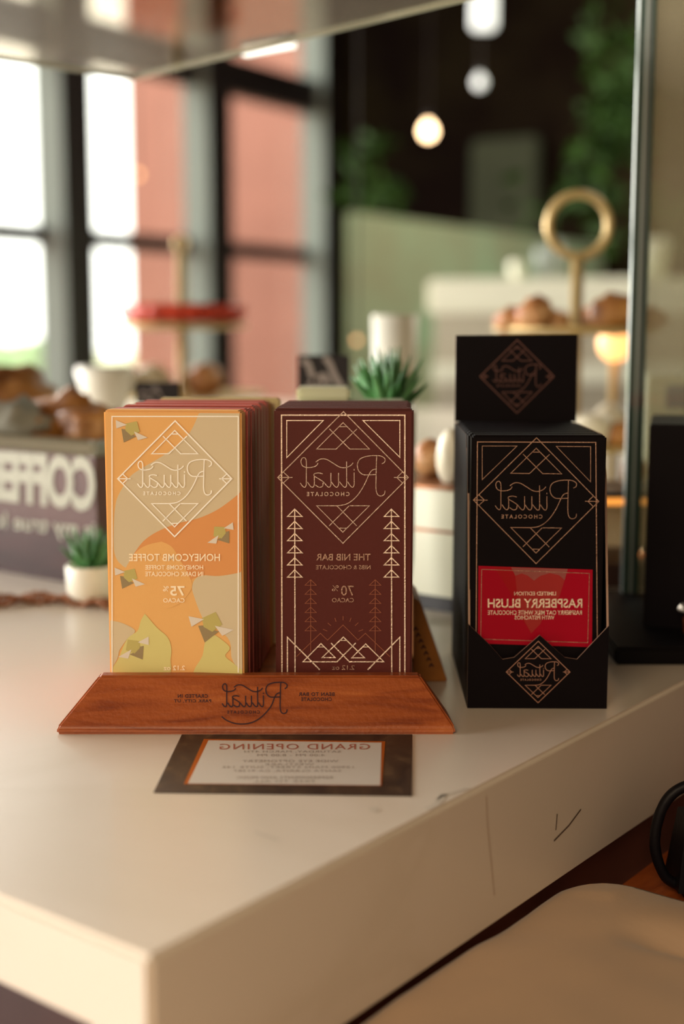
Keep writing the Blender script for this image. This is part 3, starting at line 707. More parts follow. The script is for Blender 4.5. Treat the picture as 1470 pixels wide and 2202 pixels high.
bm = bmesh.new(); emblem(bm, fb, 1156.3, 1444.8, 68.6, 65.8, .00025, .00036, dw=1.2)
mobj('printed_logo', bm, mat('rose print', (0.42, 0.21, 0.14), 0.45), dbx)
# front raspberry bar
yawb = math.radians(1.2)
PB = at(1013, 1160, bloc.y + .0035)
mwr = None
rb, fr2, rw, rh, rloc, rang = front_bar('chocolate_bar', 1011, 1298, 1160, bloc.y + .0052, -0.9, 938, M['black'], .0016, .0112,
    'black raspberry blush chocolate bar with crimson label, front of the black display carton', grp='black bars in the display carton')
bm = bmesh.new(); Z = zx(960, 920, 3.973)
def R2(pts, wd=.00055, closed=False, mt=0, off=.0003): ribbon(bm, fr2, [(u, max(v, .001)) for u, v in [fr2.uv(*p) for p in Z(pts)]], wd, off, closed, mt)
R2([(244, 2500), (262, 120), (1272, 124), (1285, 2500)], .00055)
R2([(303, 155), (600, 155), (303, 442)], .0004, True); R2([(935, 158), (1228, 160), (1228, 462)], .0004, True)
emblem(bm, fr2, 960 + 763 / 3.973, 920 + 622 / 3.973, 135, 134.5, .00036, .00044, dw=1.1, skew=1.5)
mobj('foil_print', bm, M['foil_r'], rb)
bm = bmesh.new(); Z = zx(960, 1200, 3.973)
def F2(pts, off, mt): fill(bm, fr2, [fr2.uv(*p) for p in Z(pts)], off, mt)
F2([(270, 65), (1245, 98), (1240, 760), (265, 728)], .0004, 0)
F2([(400, 72), (550, 78), (600, 180), (720, 640), (640, 520), (560, 330), (480, 190)], .00043, 3)
F2([(550, 78), (1032, 92), (1006, 188), (960, 145), (880, 128), (800, 150), (745, 192), (690, 148), (640, 130), (585, 150)], .00046, 2)
F2([(585, 150), (640, 130), (690, 148), (745, 192), (800, 150), (880, 128), (960, 145), (1006, 188), (960, 330), (850, 430), (800, 560), (720, 642), (650, 480), (600, 300)], .00046, 1)
F2([(640, 420), (830, 430), (790, 560), (722, 640), (665, 540)], .00048, 1)
lab = mobj('label', bm, [M['crim'], M['crim2'], M['crim3'], M['crim4']], rb)
bm = bmesh.new()
ribbon(bm, fr2, [fr2.uv(*p) for p in Z([(298, 95), (1217, 130), (1203, 722), (290, 690)])], .00030, .00052, True)
mobj('label_border', bm, M['foil_r'], lab); bm = bmesh.new()
for s, b, bo in [('LIMITED EDITION', (575, 285, 932, 318), .01), ('RASPBERRY BLUSH', (350, 345, 1157, 424), .018), ('RASPBERRY OAT MILK WHITE CHOCOLATE', (350, 445, 1153, 483), .012), ('WITH PISTACHIOS', (580, 490, 918, 524), .012)]:
    (ax_, ay_), (bx_, by_) = Z([(b[0], b[1]), (b[2], b[3])]); letters(bm, fr2, s, ax_, ay_, bx_, by_, .00055, bo)
mobj('label_lettering', bm, M['foil_s'], lab)
pb = None
for k in range(8):
    if pb is None:
        pb = mobj('chocolate_bar', bar_mesh(rw * .99, .0112, rh), M['black']); o = pb
        b2 = bmesh.new(); fq = Face(Matrix.Identity(4)); ribbon(b2, fq, [(-rw / 2 + .0035, .002), (-rw / 2 + .0035, rh - .003), (rw / 2 - .0035, rh - .003), (rw / 2 - .0035, .002)], .0005, .0002)
        mobj('foil_frame', b2, M['foil_r'], o)
    else: o = copy_tree(pb)
    o.location = Vector((rloc.x, rloc.y, rloc.z)) + Vector((-.0012 - math.sin(yaw) * .0125 * (k + 1), .0122 * (k + 1), 0)); o.rotation_euler = (0, 0, yaw)
    tag(o, 'black chocolate bar packed directly behind the raspberry blush bar' if k == 0 else 'black chocolate bar, %s behind the raspberry bar in the black carton' % ['', 'second', 'third', 'fourth', 'fifth', 'sixth', 'seventh', 'eighth and last'][k], 'chocolate bar', 'black bars in the display carton')

# ------------------------------------------------------------------ invitation card under the holder
ca = [ground(x, y) for x, y in [(330, 1705), (885, 1713), (886, 1562), (398, 1562)]]
card = empty('invitation_card', (0, 0, 0), 0, 'dark bordered grand opening invitation card lying half under the wooden holder', 'card')
cc = sum(ca, Vector()) / 4; card.location = (cc.x, cc.y, 0)
mwi = Matrix.Translation((cc.x, cc.y, 0)); fi = Face(mwi, (0, 0, .0004), (1, 0, 0), (0, 1, 0))
# extend the hidden far edge only up to the holder block so that nothing clips
def poly_slab(pts, z0, z1, mtl, name, par):
    bm = bmesh.new(); add_hull(bm, [(p.x - cc.x, p.y - cc.y, z0) for p in pts], [(p.x - cc.x, p.y - cc.y, z1) for p in pts]); return mobj(name, bm, mtl, par)
ca = [ground(x, y) for x, y in [(330, 1705), (885, 1713), (886, 1581), (391, 1581)]]
poly_slab(ca, .0001, .0005, M['card_dark'], 'backing', card)
bm = bmesh.new()
fill(bm, fi, [fi.uv(*p) for p in [(395, 1687), (820, 1691), (828, 1595), (438, 1590)]], .00025)
mobj('copper_border', bm, M['card_or'], card)
bm = bmesh.new()
fill(bm, fi, [fi.uv(*p) for p in [(404, 1686), (817, 1690), (820, 1598), (448, 1593)]], .0003)
pn = mobj('panel', bm, M['card_white'], card)
bm = bmesh.new(); letters(bm, fi, 'GRAND OPENING', 472, 1601, 795, 1613, .0004, .0, 1.15); mobj('title_lettering', bm, M['ink_red'], pn)
bm = bmesh.new()
for s, b in [('SATURDAY, MARCH 4TH', (525, 1615.5, 732, 1620.5)), ('4:00 PM - 8:00 PM', (553, 1623, 698, 1628)), ('WIDE EYE OPTOMETRY', (521, 1635.5, 727, 1640.5)), ('WESTLAKE', (570, 1643, 675, 1647)),
             ('12900 MAIN STREET, SUITE 145', (478, 1649, 760, 1654)), ('SANTA CLARITA, CA 91387', (502, 1657, 733, 1662)), ('REFRESHMENTS AND MUSIC', (508, 1671, 715, 1676)), ('FREE TO ALL', (545, 1679, 675, 1684))]:
    letters(bm, fi, s, *b, .0004, .0, 1.1)
mobj('lettering', bm, M['ink'], pn)

# ------------------------------------------------------------------ COFFEE tin
cr = ground(214, 1266); yc = math.atan2(vb.y, vb.x) + math.pi        # local x points near-right along the face
tin = empty('coffee_tin', (cr.x, cr.y, 0), yc, 'plum coloured tapered tin box lettered coffee is my true love, at the left edge', 'storage tin')
mwt = Matrix.Translation((cr.x, cr.y, 0)) @ Matrix.Rotation(yc, 4, 'Z')
TW = .30; TT = .118; fl = .020
bm = bmesh.new()
dpt = .16
lo = [(-TW, 0), (0, 0), (0, dpt), (-TW, dpt)]
hi = [(-TW - fl, -fl), (fl, -fl), (fl, dpt + fl), (-TW - fl, dpt + fl)]
mi_ = .40
md = [tuple(a + (b - a) * mi_ for a, b in zip(p, q)) for p, q in zip(lo, hi)]
r0 = [[bm.verts.new((x, y, z)) for x, y in ring] for ring, z in ((lo, .0002), (md, TT * mi_), (hi, TT))]
r0.append([bm.verts.new((x * .97, y * .97 + .002, TT)) for x, y in hi]); r0.append([bm.verts.new((x, y, .012)) for x, y in [(-TW + .004, .004), (-.004, .004), (-.004, dpt - .004), (-TW + .004, dpt - .004)]])
bm.faces.new(r0[0][::-1]); bm.faces.new(r0[-1])
for j, (A, B) in enumerate(zip(r0, r0[1:])):
    for i in range(4): bm.faces.new((A[i], A[(i + 1) % 4], B[(i + 1) % 4], B[i])).material_index = 1 if j == 0 else 0  # lower band has its shade painted in as a darker plum
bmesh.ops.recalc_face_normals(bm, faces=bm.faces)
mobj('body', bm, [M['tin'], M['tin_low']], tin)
bm = bmesh.new(); q = [(x, y, TT) for x, y in hi]
for i in range(4):
    a_, b_ = Vector(q[i]), Vector(q[(i + 1) % 4])
    add_tube(bm, [a_ + (a_ - b_).normalized() * .003, b_ + (b_ - a_).normalized() * .003], .0065, 8)
mobj('rim', bm, M['tin_rim'], tin)
nrm = Vector((0, -TT, -fl)); fc = Face(mwt, (0, 0, 0), (1, 0, 0), (0, -fl, TT))
bm = bmesh.new()
def sheared(bm, face, text, x0, y0, x1, y1, y0r, y1r, off, bold, sp=1.0):
    n0 = len(bm.verts); cx = x1 - x0
    b3 = bmesh.new()
    cu_face = type('F', (), {})()
    class SF:
        n = face.n
        def uv(s, px, py):
            k = (px - x0) / cx; t = (py - y0) / (y1 - y0)
            return face.uv(px, (y0 + (y0r - y0) * k) * (1 - t) + (y1 + (y1r - y1) * k) * t)
        def pt(s, u, v, off=0): return face.pt(u, v, off)
    letters(bm, SF(), text, x0, y0, x1, y1, off, bold, sp)
sheared(bm, fc, 'COFFEE', -24, 966, 206, 1074, 982, 1102, .0008, .045, .92)
sheared(bm, fc, 'is my true love', -55, 1094, 206, 1138, 1122, 1170, .0008, .012)
mobj('painted_lettering', bm, M['tin_txt'], tin)
for i, (px, py, Y, s, mm, lab_) in enumerate([(95, 925, 1.17, .026, 'brown', 'brown baked pastry heaped in the coffee tin, left of the topmost'), (150, 905, 1.19, .034, 'brown', 'topmost brown pastry heaped in the coffee tin'),
        (205, 925, 1.15, .028, 'brown', 'brown pastry at the right end of the coffee tin'), (20, 862, 1.45, .048, 'brown', 'dark baked pastry at the left frame edge behind the coffee tin')]):
    p = at(px, py, Y); o = mobj('pastry', add_lump(bmesh.new(), (0, 0, 0), (s, s * .8, s * .75), i + 2, .5, 2.2), M[mm], None, True, loc=p); tag(o, lab_, 'pastry', 'brown pastries at the coffee tin')
p = at(25, 915, 1.16); tag(mobj('paper', add_lump(bmesh.new(), (0, 0, 0), (.035, .02, .022), 31, .7, 3.5), M['paper'], None, loc=p), 'crumpled grey paper sticking out of the coffee tin', 'paper')
for i, (px, py, Y, s, lb) in enumerate([(102, 865, 1.5, .013, 'small white footed bowl behind the brown pastries of the coffee tin'), (228, 850, 1.6, .035, 'white footed bowl behind the left chocolate row')]):
    p = at(px, py, Y); tag(mobj('bowl', lathe([(0, -p.z), (s * .6, -p.z), (s * .2, -p.z + .008), (s * .16, -s * 1.1), (s * .55, -s * .95), (s, s * .8), (s * .95, s), (s * .85, s * .8), (s * .5, -s * .7), (0, -s * .75)]), M['pot'], None, True, loc=p), lb, 'bowl')

# succulents
def succulent(loc, pr, ph, lr, lh, n, seed, lab_, pot=True, grp=None):
    rnd = random.Random(seed); t = empty('potted_succulent', loc, 0, lab_, 'plant', grp)
    mobj('pot', lathe([(0, 0), (pr * .72, 0), (pr * .95, ph * .3), (pr, ph * .95), (pr * .96, ph), (pr * .85, ph * .97), (pr * .8, ph * .8), (0, ph * .8)]), M['pot'], t)
    for half in (0, 1):
        bm = bmesh.new()
        for i in range(half, n, 2):
            a = i * 2.4; tl_ = (i / n); el = math.radians(20 + 66 * tl_); l = lh * (1.0 - .15 * tl_) * rnd.uniform(.85, 1.1)
            d = Vector((math.cos(a) * math.cos(el) * lr, math.sin(a) * math.cos(el) * lr, math.sin(el))); pts = []; rr = []
            for k in range(7):
                s_ = k / 6; pts.append(Vector((0, 0, ph - .005)) + d * l * s_ + Vector((0, 0, 1)) * l * .18 * s_ * s_); rr.append(max(.0003, l * .115 * (1 - s_) ** .75 * (0.75 + 1.4 * s_ if s_ < .35 else 1.24)))
            add_tube(bm, pts, rr, 7)
        mobj('leaves', bm, M['green' if half == 0 else 'green2'], t)
    return t
# pale lidded box behind the nib row, succulent on it
gb = at(625, 862, .875); ge = at(880, 862, .875)
gbx = empty('gift_box', ((gb.x + ge.x) / 2, .872, 0), 0, 'pale green two step box standing behind the maroon chocolate row', 'box')
gw = (ge.x - gb.x) / 2; gh = at(700, 866, .872).z
mobj('box_body', box(-gw, gw, 0, .05, .0002, gh, .003), M['greybox'], gbx)
gt = at(700, 832, .90).z; g1 = at(638, 840, .90).x - gbx.location.x; g2 = at(752, 840, .90).x - gbx.location.x
mobj('lid', box(g1, g2, .018, .048, gh, gt, .002), M['greybox'], gbx)
sp = at(816, 858, .90)
succulent((sp.x * 1.045 + .0065, .948, .0003), .020, gh - .006, .78, .043, 36, 4, 'spiky green succulent standing behind the maroon nib bars')
pp = ground(196, 1296); succulent((pp.x, pp.y, .0003), .019, .030, .9, .034, 26, 9, 'green succulent in a white pot beside the coffee tin')
# twine
bm = bmesh.new(); rnd = random.Random(5)
for s_ in range(3):
    pts = []
    for k in range(60):
        q = k / 59; g = ground(-40 + 275 * q, 1308 - 12 * math.sin(q * 3.3) + 5 * math.sin(q * 17 + s_ * 2.1)); pts.append((g.x, g.y, .004 + .0025 * math.sin(q * 38 + s_ * 2.1)))
    add_tube(bm, pts, .0019, 6)
c = [ground(150, 1305), ground(165, 1290), ground(182, 1268), ground(180, 1255)]
add_tube(bm, smooth_curve([(v.x, v.y, .004 + .006 * i) for i, v in enumerate(c)], 5), .0012, 6)
tag(mobj('twine', bm, M['twine']), 'brown twisted twine lying on the white counter before the coffee tin', 'twine')

# ------------------------------------------------------------------ tiered stands
def ring_pts(r, n=40): return [(r * math.cos(2 * math.pi * k / n), 0, r * math.sin(2 * math.pi * k / n)) for k in range(n)]
def plate(r, z): return lathe([(0, z - .002), (r * .5, z - .002), (r * .96, z + .001), (r, z + .006), (r * .98, z + .0065), (r * .93, z + .003), (r * .5, z), (0, z)], n=48)
def stand(loc, tiers, ring_c, ring_r, rt, lab_, pole_r=.005):
    t = empty('tiered_cake_stand', loc, 0, lab_, 'cake stand', 'gold tiered cake stands')
    for r, z in tiers: mobj('tier', plate(r, z), M['gold'], t, True)
    mobj('pole', add_tube(bmesh.new(), [(0, 0, .002), (0, 0, ring_c - ring_r)], pole_r, 14), M['gold'], t)
    mobj('foot', lathe([(0, 0), (.05, 0), (.052, .004), (.02, .012), (0, .014)]), M['gold'], t, True)
    if ring_r: mobj('ring_handle', add_tube(bmesh.new(), [(x, y, z + ring_c) for x, y, z in ring_pts(ring_r)], rt, 10, True), M['gold'], t)
    return t
rs = at(1238, 700, 1.40); rc = at(1238, 484, 1.40).z; rr_ = 64 * 1.40 / F
stand((rs.x, 1.40, .0), [(.088, .206), (.105, .088), (.12, .020)], rc, rr_, .0048, 'gold three tier cake stand with ring handle right of centre, behind the black carton', .0065)
def pastry(px, py, Y, s, mm, lab_, grp, seed, sub='pastry', amp=.35, zfix=None, cat='pastry'):
    p = at(px, py, Y)
    if zfix is not None: p.z = zfix + s[2] * .8
    o = mobj(sub, add_lump(bmesh.new(), (0, 0, 0), s, seed, amp, 2.3), M[mm], None, True, loc=p)
    tag(o, lab_, cat, grp); return o
G1 = 'pastries on the top tier of the right cake stand'
zt = .2085
for i, (px, Y, s, mm, lb) in enumerate([(1105, 1.37, (.021, .016, .013), 'croiss', 'leftmost golden pastry on the top tier of the right stand'), (1150, 1.35, (.020, .016, .019), 'croiss', 'reddish golden pastry left of the gold post on the right stand'),
        (1195, 1.43, (.018, .016, .012), 'croiss', 'low golden pastry nearest the gold post of the right stand'), (1285, 1.44, (.020, .018, .015), 'croiss', 'golden pastry just right of the gold post on the right stand'),
        (1325, 1.36, (.026, .018, .021), 'brown', 'dark brown pastry behind the glass edge on the right stand'), (1385, 1.40, (.022, .016, .014), 'croiss', 'rightmost golden pastry, seen right of the glass edge')]):
    pastry(px, 690, Y, s, mm, lb, G1, i + 40, zfix=zt)
G2 = 'buns on the middle tier of the right cake stand'
for i, (px, Y, s, mm, lb) in enumerate([(1275, 1.34, (.024, .022, .02), 'icing', 'cream iced bun right of the black header card'), (1310, 1.42, (.02, .02, .022), 'icing', 'cream bun at the glass edge, middle tier of the right stand'),
        (1345, 1.33, (.022, .018, .016), 'brown', 'brown bun behind the glass edge, middle tier of the right stand'), (1385, 1.38, (.016, .018, .02), 'icing', 'cream bun just right of the glass edge')]):
    pastry(px, 900, Y, s, mm, lb, G2, i + 60, amp=.12, zfix=.091)
pl_ = at(1322, 738, 1.55); t = empty('table_lamp', (pl_.x, 1.55, 0), 0, 'small glowing amber lamp behind the glass edge under the top tier', 'lamp')
mobj('bulb', add_lump(bmesh.new(), (0, 0, pl_.z), (.020, .020, .022), 1, .02), M['bulb2'], t); mobj('stem', add_tube(bmesh.new(), [(0, 0, 0), (0, 0, pl_.z - .02)], .006, 10), M['gold'], t)
# left stand
ls = at(392, 705, 1.85)
zl = at(392, 706, 1.85).z
stand((ls.x, 1.85, 0), [(.092, zl), (.115, .115), (.13, .02)], zl + .115, .009, .003, 'gold tiered cake stand before the left windows carrying a red tart', .0075)
mobj_t = lathe([(0.0078, 0), (.076, 0), (.083, .008), (.086, .021), (.080, .025), (.02, .022), (.0078, .024)], n=60, flute=.03, nf=20)
o = mobj('tart', mobj_t, M['redtart'], None, True, loc=(ls.x, 1.85, zl + .0078)); tag(o, 'flat red glazed tart on the top tier of the left cake stand', 'tart')
for i, (px, py, mm, lb) in enumerate([(262, 805, 'icing', 'leftmost cream puff on the lower tier of the left stand'), (325, 800, 'icing', 'cream puff below the red tart, left of the gold pole'), (440, 830, 'croiss', 'golden pastry right of the pole on the lower tier, left stand')]):
    pastry(px, py, 1.82 + .02 * i, (.028, .026, .024), mm, lb, 'pastries on the lower tier of the left cake stand', i + 80, amp=.15, zfix=.118)
# chalk labels
for i, (x0, y0, x1, y1, Y, tilt, lb) in enumerate([(292, 822, 386, 868, 1.15, 0, 'small black chalk label behind the left chocolate row'), (640, 764, 752, 840, 1.12, 0, 'black chalk label with grey strokes behind the maroon row')]):
    a_ = at(x0, y1, Y); b_ = at(x1, y0, Y); wd = b_.x - a_.x; hh = b_.z - a_.z
    zb = a_.z
    t = empty('price_sign', ((a_.x + b_.x) / 2, Y, 0), 0, lb, 'sign', 'black chalk price signs')
    mobj('board', box(-wd / 2, wd / 2, 0, .003, zb, zb + hh, .0006), M['chalk'], t)
    mobj('stem', add_tube(bmesh.new(), [(0, .0055, 0.0), (0, .0055, zb + hh * .6)], .0025, 8), M['gold'], t)
    bm = bmesh.new(); fq = Face(Matrix.Identity(4))
    if i: S_ = [[(-.42, .35), (-.3, .25), (-.22, -.1), (-.1, -.4), (.0, -.3), (.06, -.42)], [(-.3, -.4), (-.12, -.15), (.02, -.1), (.1, -.35)], [(.0, .42), (.1, .3), (.2, -.05), (.34, -.42)]]
    else: S_ = [[(-.35, .1), (-.2, -.3), (-.05, .15), (.05, -.3)], [(-.4, -.2), (-.1, -.05), (.15, -.42)]]
    for st in S_: ribbon(bm, fq, smooth_curve([(x * wd, zb + hh / 2 + y * hh) for x, y in st]), wd * .12, .0004)
    mobj('chalk_writing', bm, M['chalktxt'], t)
# white cup behind the succulent
p = at(848, 870, 1.5); s = .026
tag(mobj('cup', lathe([(0, 0), (s * .62, 0), (s * .7, .01), (s, p.z + .10), (s * .96, p.z + .10), (s * .6, .02), (0, .02)]), M['pot'], None, True, loc=(p.x, 1.5, .0)), 'tall white paper cup behind the green succulent', 'cup')

# ------------------------------------------------------------------ cream riser boxes behind
rk = ground(975, 1322); RR = math.atan2(vb.y, vb.x) + math.pi     # local x toward near-right, -y faces the viewer's left
rz1 = hit(975, 1056, rk, Vector((0, -1, 0))).z
t = empty('display_riser', (rk.x, rk.y, 0), RR, 'cream panelled display riser with copper edging between the maroon row and black carton', 'display riser')
mobj('shadow_gap', box(-.22, -.004, .004, .10, .0002, .012), M['dark'], t)  # dark slab put in for the shadow gap under the riser
mobj('body', box(-.225, 0, 0, .105, .012, rz1, .001), M['white'], t)
bm = bmesh.new(); add_box(bm, -.227, .0015, -.0015, .107, rz1, rz1 + .0025); mobj('top_edging', bm, M['coppermetal'], t)
zm = hit(975, 1146, rk, Vector((0, -1, 0))).z
mobj('shelf_edging', box(-.2265, .0012, -.0012, .1062, zm - .001, zm + .001), M['coppermetal'], t)
mobj('corner_panel', box(.0002, .003, .0004, .10, .0121, rz1 - .0005), M['beigepanel'], t)
mwk = Matrix.Translation((rk.x, rk.y, 0)) @ Matrix.Rotation(RR, 4, 'Z')
G3 = 'meringues on the cream riser'
for i, (lx, ly, s, mm, lb) in enumerate([(-.020, .026, (.012, .012, .022), 'icing', 'tall cream meringue between the maroon row and the black carton'), (-.055, .05, (.014, .013, .016), 'croiss', 'golden meringue right behind the nib bar on the riser'), (-.02, .075, (.013, .012, .03), 'icing', 'tall pale meringue against the black carton side on the riser')]):
    q = mwk @ Vector((lx, ly, rz1 + .0028 + s[2] * .86)); tag(mobj('meringue', add_lump(bmesh.new(), (0, 0, 0), s, 90 + i, .12), M[mm], None, True, loc=q), lb, 'pastry', G3)
# second riser with lit shelf right of the carton
r2 = at(1345, 1250, 1.07); zb1 = at(1345, 1072, 1.07).z
t = empty('display_riser', (r2.x, 1.07, 0), 0, 'lit open display riser with amber shelf right of the black carton', 'display riser')
mobj('top_board', box(-.05, .06, 0, .09, zb1, zb1 + .005, .001), M['dark'], t)
mobj('back_panel', box(-.05, .06, .085, .09, .02, zb1), M['backcounter'], t)
mobj('side_panel', box(-.05, -.046, 0, .085, .02, zb1), M['beigepanel'], t); mobj('side_panel', box(.056, .06, 0, .085, .02, zb1), M['beigepanel'], t)
mobj('base_board', box(-.05, .06, 0, .09, .0, .02, .001), M['cabinet'], t)
mobj('lit_strip', box(-.045, .055, .02, .026, zb1 - .008, zb1 - .002), mat('amber strip', (1, .5, .1), .5, emis=(1, .36, .06), estr=.6), t)
q = at(1368, 1200, 1.1); o = empty('tealight', (q.x, 1.11, .0205), 0, 'small glowing amber tealight inside the lit riser', 'candle')
mobj('cup', lathe([(0, 0), (.011, 0), (.012, q.z - .022), (.010, q.z - .022), (.009, .003), (0, .003)]), M['amberglass'], o)
mobj('flame', add_lump(bmesh.new(), (0, 0, q.z - .018), (.005, .005, .008), 3, .03), M['bulb'], o)
for i, (lx, s, mm, lb) in enumerate([(-.026, (.011, .012, .021), 'icing', 'cream meringue on the lit riser beside the black carton'), (.012, (.011, .012, .014), 'brown', 'brown cake on the lit riser behind the glass edge'), (.042, (.010, .012, .018), 'croiss', 'golden cake on the lit riser right of the glass edge')]):
    tag(mobj('small_cake', add_lump(bmesh.new(), (0, 0, 0), s, 97 + i, .12), M[mm], None, True, loc=(r2.x + lx, 1.11, zb1 + .0052 + s[2] * .88)), lb, 'pastry', 'small cakes on the lit riser')
# white box with blue print
p = at(1440, 910, 1.25); t = empty('box', (p.x, 1.22, 0), 0, 'white box with a blue printed square behind the right black carton', 'box')
zz = at(1440, 805, 1.25).z; mobj('box_body', box(-.03, .05, 0, .03, 0.0002, zz, .002), M['backcounter'], t)
bz0 = at(1440, 875, 1.25).z; bz1 = at(1440, 825, 1.25).z
mobj('blue_print', box(-.012, .03, -.0006, 0, bz0, bz1), M['blue'], t)

# ------------------------------------------------------------------ glass case: corner edges, right pane, shelf above
gpst = ground(1353, 1311); gx = gpst.x; gy = gpst.y
gc = empty('glass_case', (gx, gy, 0), 0, 'tall glass case corner with dark green edges rising at the right', 'glass case')
ZG = .60
for x0_, x1_, mm in ((-.0062, -.0053, 'glassedge_hi'), (-.0052, -.0012, 'glassedge'), (-.0011, .0007, 'glassedge_hi'), (.0008, .0030, 'glassedge_mid'), (.0031, .0062, 'glassedge')):  # pale and mid strips are highlights painted along the glass edge
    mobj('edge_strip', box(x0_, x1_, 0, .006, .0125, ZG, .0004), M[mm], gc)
mobj('side_pane', box(.0063, .55, .002, .005, .0125, ZG), M['caseglass'], gc)
# glass shelf overhead, parallel to the counter
zsf = .43
pc = ground(285, 172, zsf); e = ray(285, 172)
k_ = (zsf - EYE) / e.z; pc = CAM + e * k_
s1_ = CAM + ray(850, 38) * ((zsf - EYE) / ray(850, 38).z); s2_ = s1_ - pc; SHR = math.atan2(s2_.y, s2_.x) + math.pi / 2
sh = empty('glass_shelf', (pc.x, pc.y, zsf), SHR, 'smoky glass canopy shelf crossing the top left above the displays', 'shelf')
# local x = a, local y = b ; the corner seen is the farthest one, the sheet runs back towards the viewer
mobj('sheet', box(-1.5, 0, -1.25, 0, 0, .004), M['shelfglass'], sh)
bm = bmesh.new(); add_box(bm, 0, .0012, -1.25, .001, -.0002, .0042); add_box(bm, -1.5, 0, 0, .0014, -.0002, .0042)
mobj('polished_edge', bm, M['glassrim'], sh)
a_ = (CAM + ray(525, 112) * ((zsf + .01 - EYE) / ray(525, 112).z)); b_ = (CAM + ray(632, 92) * ((zsf + .01 - EYE) / ray(632, 92).z))
t = empty('bright_streak', ((a_ + b_) / 2), math.atan2((b_ - a_).y, (b_ - a_).x), 'short glowing strip standing in for a bright reflection at the glass canopy edge', 'lamp')  # glowing strip added for a bright streak reflected in the glass
ll = (b_ - a_).length / 2
mobj('diffuser', box(-ll, ll, -.004, .004, -.004, .004, .001), M['strip'], t); mobj('housing', box(-ll, ll, -.005, .005, .004, .008), M['frame'], t)

# ------------------------------------------------------------------ right foreground
# black slab for a dark tray and painted shadow, second black carton, jar
tr0 = ground(1318, 1432); 
st = mobj('tray_and_shade', box(0, .42, 0, .19, 0.0002, .012, .002), M['slate'], None, loc=(tr0.x + .001, tr0.y, 0)); tag(st, 'flat black tray and dark shadow patch under the right black carton and jar', 'tray')
q = at(1388, 1160, .875); zt2 = at(1400, 912, .875).z
t = empty('display_box', (q.x, .875, .0122), math.radians(-14), 'second black chocolate carton with a red corner, cut by the right frame edge', 'display box')
mobj('carton_body', box(0, .085, 0, .10, 0, zt2 - .0122, .001), M['blackbox'], t)
mobj('back_panel', box(.030, .085, .02, .03, zt2 - .0122, zt2 - .004), M['crim'], t)
j = at(1492, 1400, .80); rj = .034 * .8
zj = at(1470, 1327, .80).z
t = empty('jar', (j.x + .016, .845, .0122), 0, 'small amber glass jar with fluted chrome lid at the right edge', 'jar')
zj = at(1470, 1327, .835).z - .0122; jr = (1492 - 1443) * .845 / F * 1.03
mobj('glass_body', lathe([(0, 0), (jr * .62, 0), (jr * .75, .004), (jr * .78, zj * .8), (jr * .6, zj)], n=40), M['amberglass'], t, True)
mobj('lid', lathe([(jr * .6, zj), (jr * .98, zj + .001), (jr, zj + .003), (jr * .8, zj + .007), (jr * .3, zj + .009), (0, zj + .0092)], n=160, flute=.03, nf=34), M['chrome'], t)

# beige stool beside the counter: its padded backrest fills the corner of the picture
s0 = ground(1256, 1848, -.070); 
sto = empty('bar_stool', (s0.x, s0.y, FLOOR), RC, 'beige leather stool beside the counter, padded backrest filling the lower right corner', 'bar stool')
def top_h(x, y):      # cushion surface: soft falloff to the rim, one fold
    return 0
bm = bmesh.new(); nx, ny = 110, 110
LX0, LX1, LY0, LY1 = -.48, .0, -.36, .0
mws = Matrix.Translation((s0.x, s0.y, FLOOR)) @ Matrix.Rotation(RC, 4, 'Z')
grid = []
fA = mws.inverted() @ ground(1310, 1975, -.07); fB = mws.inverted() @ ground(1465, 2012, -.07); fT = (fB - fA); fT.z = 0; fT.normalize(); fN = Vector((-fT.y, fT.x, 0))
for i in range(nx + 1):
    rowv = []
    for jj in range(ny + 1):
        u = i / nx; v = jj / ny
        x = LX0 + (LX1 - LX0) * u; y = LY0 + (LY1 - LY0) * v
        # rounded corner at (LX1, LY1)
        du = max(0, (x - (LX1 - .03)) / .03); dv = max(0, (y - (LY1 - .03)) / .03)
        rad = math.hypot(du, dv)
        if rad > 1: x = LX1 - .03 + .03 * du / rad; y = LY1 - .03 + .03 * dv / rad
        ed = min(min(LX1 - x, .06), min(LY1 - y, .06), .06) / .06
        if du > 0 and dv > 0: ed = max(0, 1 - min(1, rad)) * .75
        z = .850 - .007 * (1 - ed) ** 2.2
        p_ = Vector((x, y, 0))
        z += .004 * noise.noise(p_ * 9) + .0015 * noise.noise(p_ * 30)
        # fold running across the near end
        dd = (x - fA.x) * fN.x + (y - fA.y) * fN.y; al = (x - fA.x) * fT.x + (y - fA.y) * fT.y
        z -= .020 * math.exp(-(dd / .013) ** 2) * max(0, min(1, al / .05))
        rowv.append(bm.verts.new((x, y, z)))
    grid.append(rowv)
for i in range(nx):
    for jj in range(ny):
        bm.faces.new((grid[i][jj], grid[i + 1][jj], grid[i + 1][jj + 1], grid[i][jj + 1])).smooth = True
edge = [grid[i][0] for i in range(nx + 1)] + [grid[nx][jj] for jj in range(1, ny + 1)] + [grid[i][ny] for i in range(nx - 1, -1, -1)] + [grid[0][jj] for jj in range(ny - 1, 0, -1)]
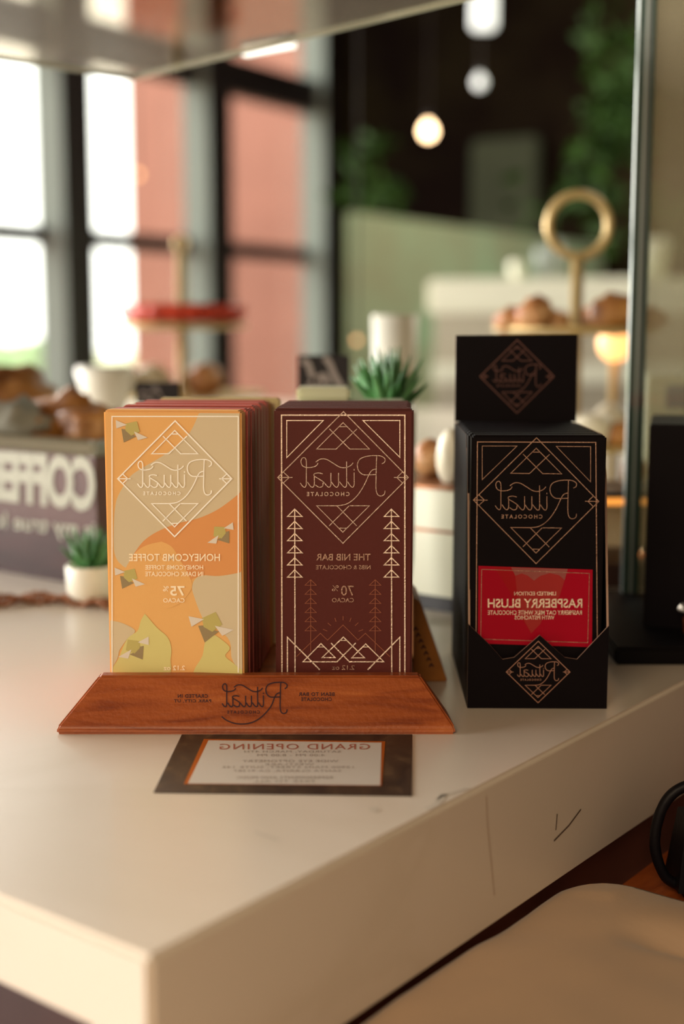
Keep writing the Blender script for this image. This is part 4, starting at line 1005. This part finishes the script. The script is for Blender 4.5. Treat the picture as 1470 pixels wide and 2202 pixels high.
low = [bm.verts.new((v.co.x, v.co.y, v.co.z - .05)) for v in edge]; n_ = len(edge)
for i in range(n_):
    try: bm.faces.new((edge[i], edge[(i + 1) % n_], low[(i + 1) % n_], low[i])).smooth = True
    except ValueError: pass
bm.faces.new(low)
bmesh.ops.remove_doubles(bm, verts=bm.verts, dist=1e-6)
bmesh.ops.recalc_face_normals(bm, faces=bm.faces)
mobj('cushion', bm, M['leather'], sto)
for x_, y_ in ((-.05, -.05), (-.43, -.05), (-.05, -.31), (-.43, -.31)): mobj('leg', add_tube(bmesh.new(), [(x_, y_, 0.001), (x_, y_, .80)], .013, 10), M['frame'], sto)

# black bag with a looped handle on the far right, on a low red table against the counter side
TT_ = -.096
g0 = at(1462, 1930, .672); g0.z = TT_
t = empty('handbag', g0, 0, 'black leather bag with a looped handle at the right edge below the counter', 'bag')
bm = bmesh.new(); add_hull(bm, [(.0, .0, .0003), (.14, .0, .0003), (.14, .045, .0003), (.0, .045, .0003)], [(.006, .008, .052), (.134, .008, .052), (.134, .037, .052), (.006, .037, .052)], .006); mobj('bag_body', bm, M['strap'], t)
hp = [at(px, py, .69) - g0 for px, py in [(1462, 1905), (1430, 1885), (1411, 1840), (1408, 1795), (1420, 1745), (1442, 1710), (1475, 1690), (1520, 1682), (1570, 1690), (1600, 1720)]]
mobj('handle', add_tube(bmesh.new(), smooth_curve([tuple(p) for p in hp], 6), .0030, 8), M['strap'], t)
sl0 = mwc.inverted() @ Vector((s0.x, s0.y, 0))
mwg = mwc @ Matrix.Translation((sl0.x + .006, 0, 0)); gg = mwg.translation
t2 = empty('side_table', (gg.x, gg.y, FLOOR), RC, 'dark red wooden side table holding the black bag beyond the stool', 'table')
zt3 = TT_ - FLOOR
mobj('table_top', box(0, .40, -.34, -.004, zt3 - .014, zt3, .002), M['wood'], t2)
for x_ in (.02, .38):
    for y_ in (-.31, -.03): mobj('leg', box(x_ - .010, x_ + .010, y_ - .010, y_ + .010, 0.001, zt3 - .014), M['cabinet'], t2)
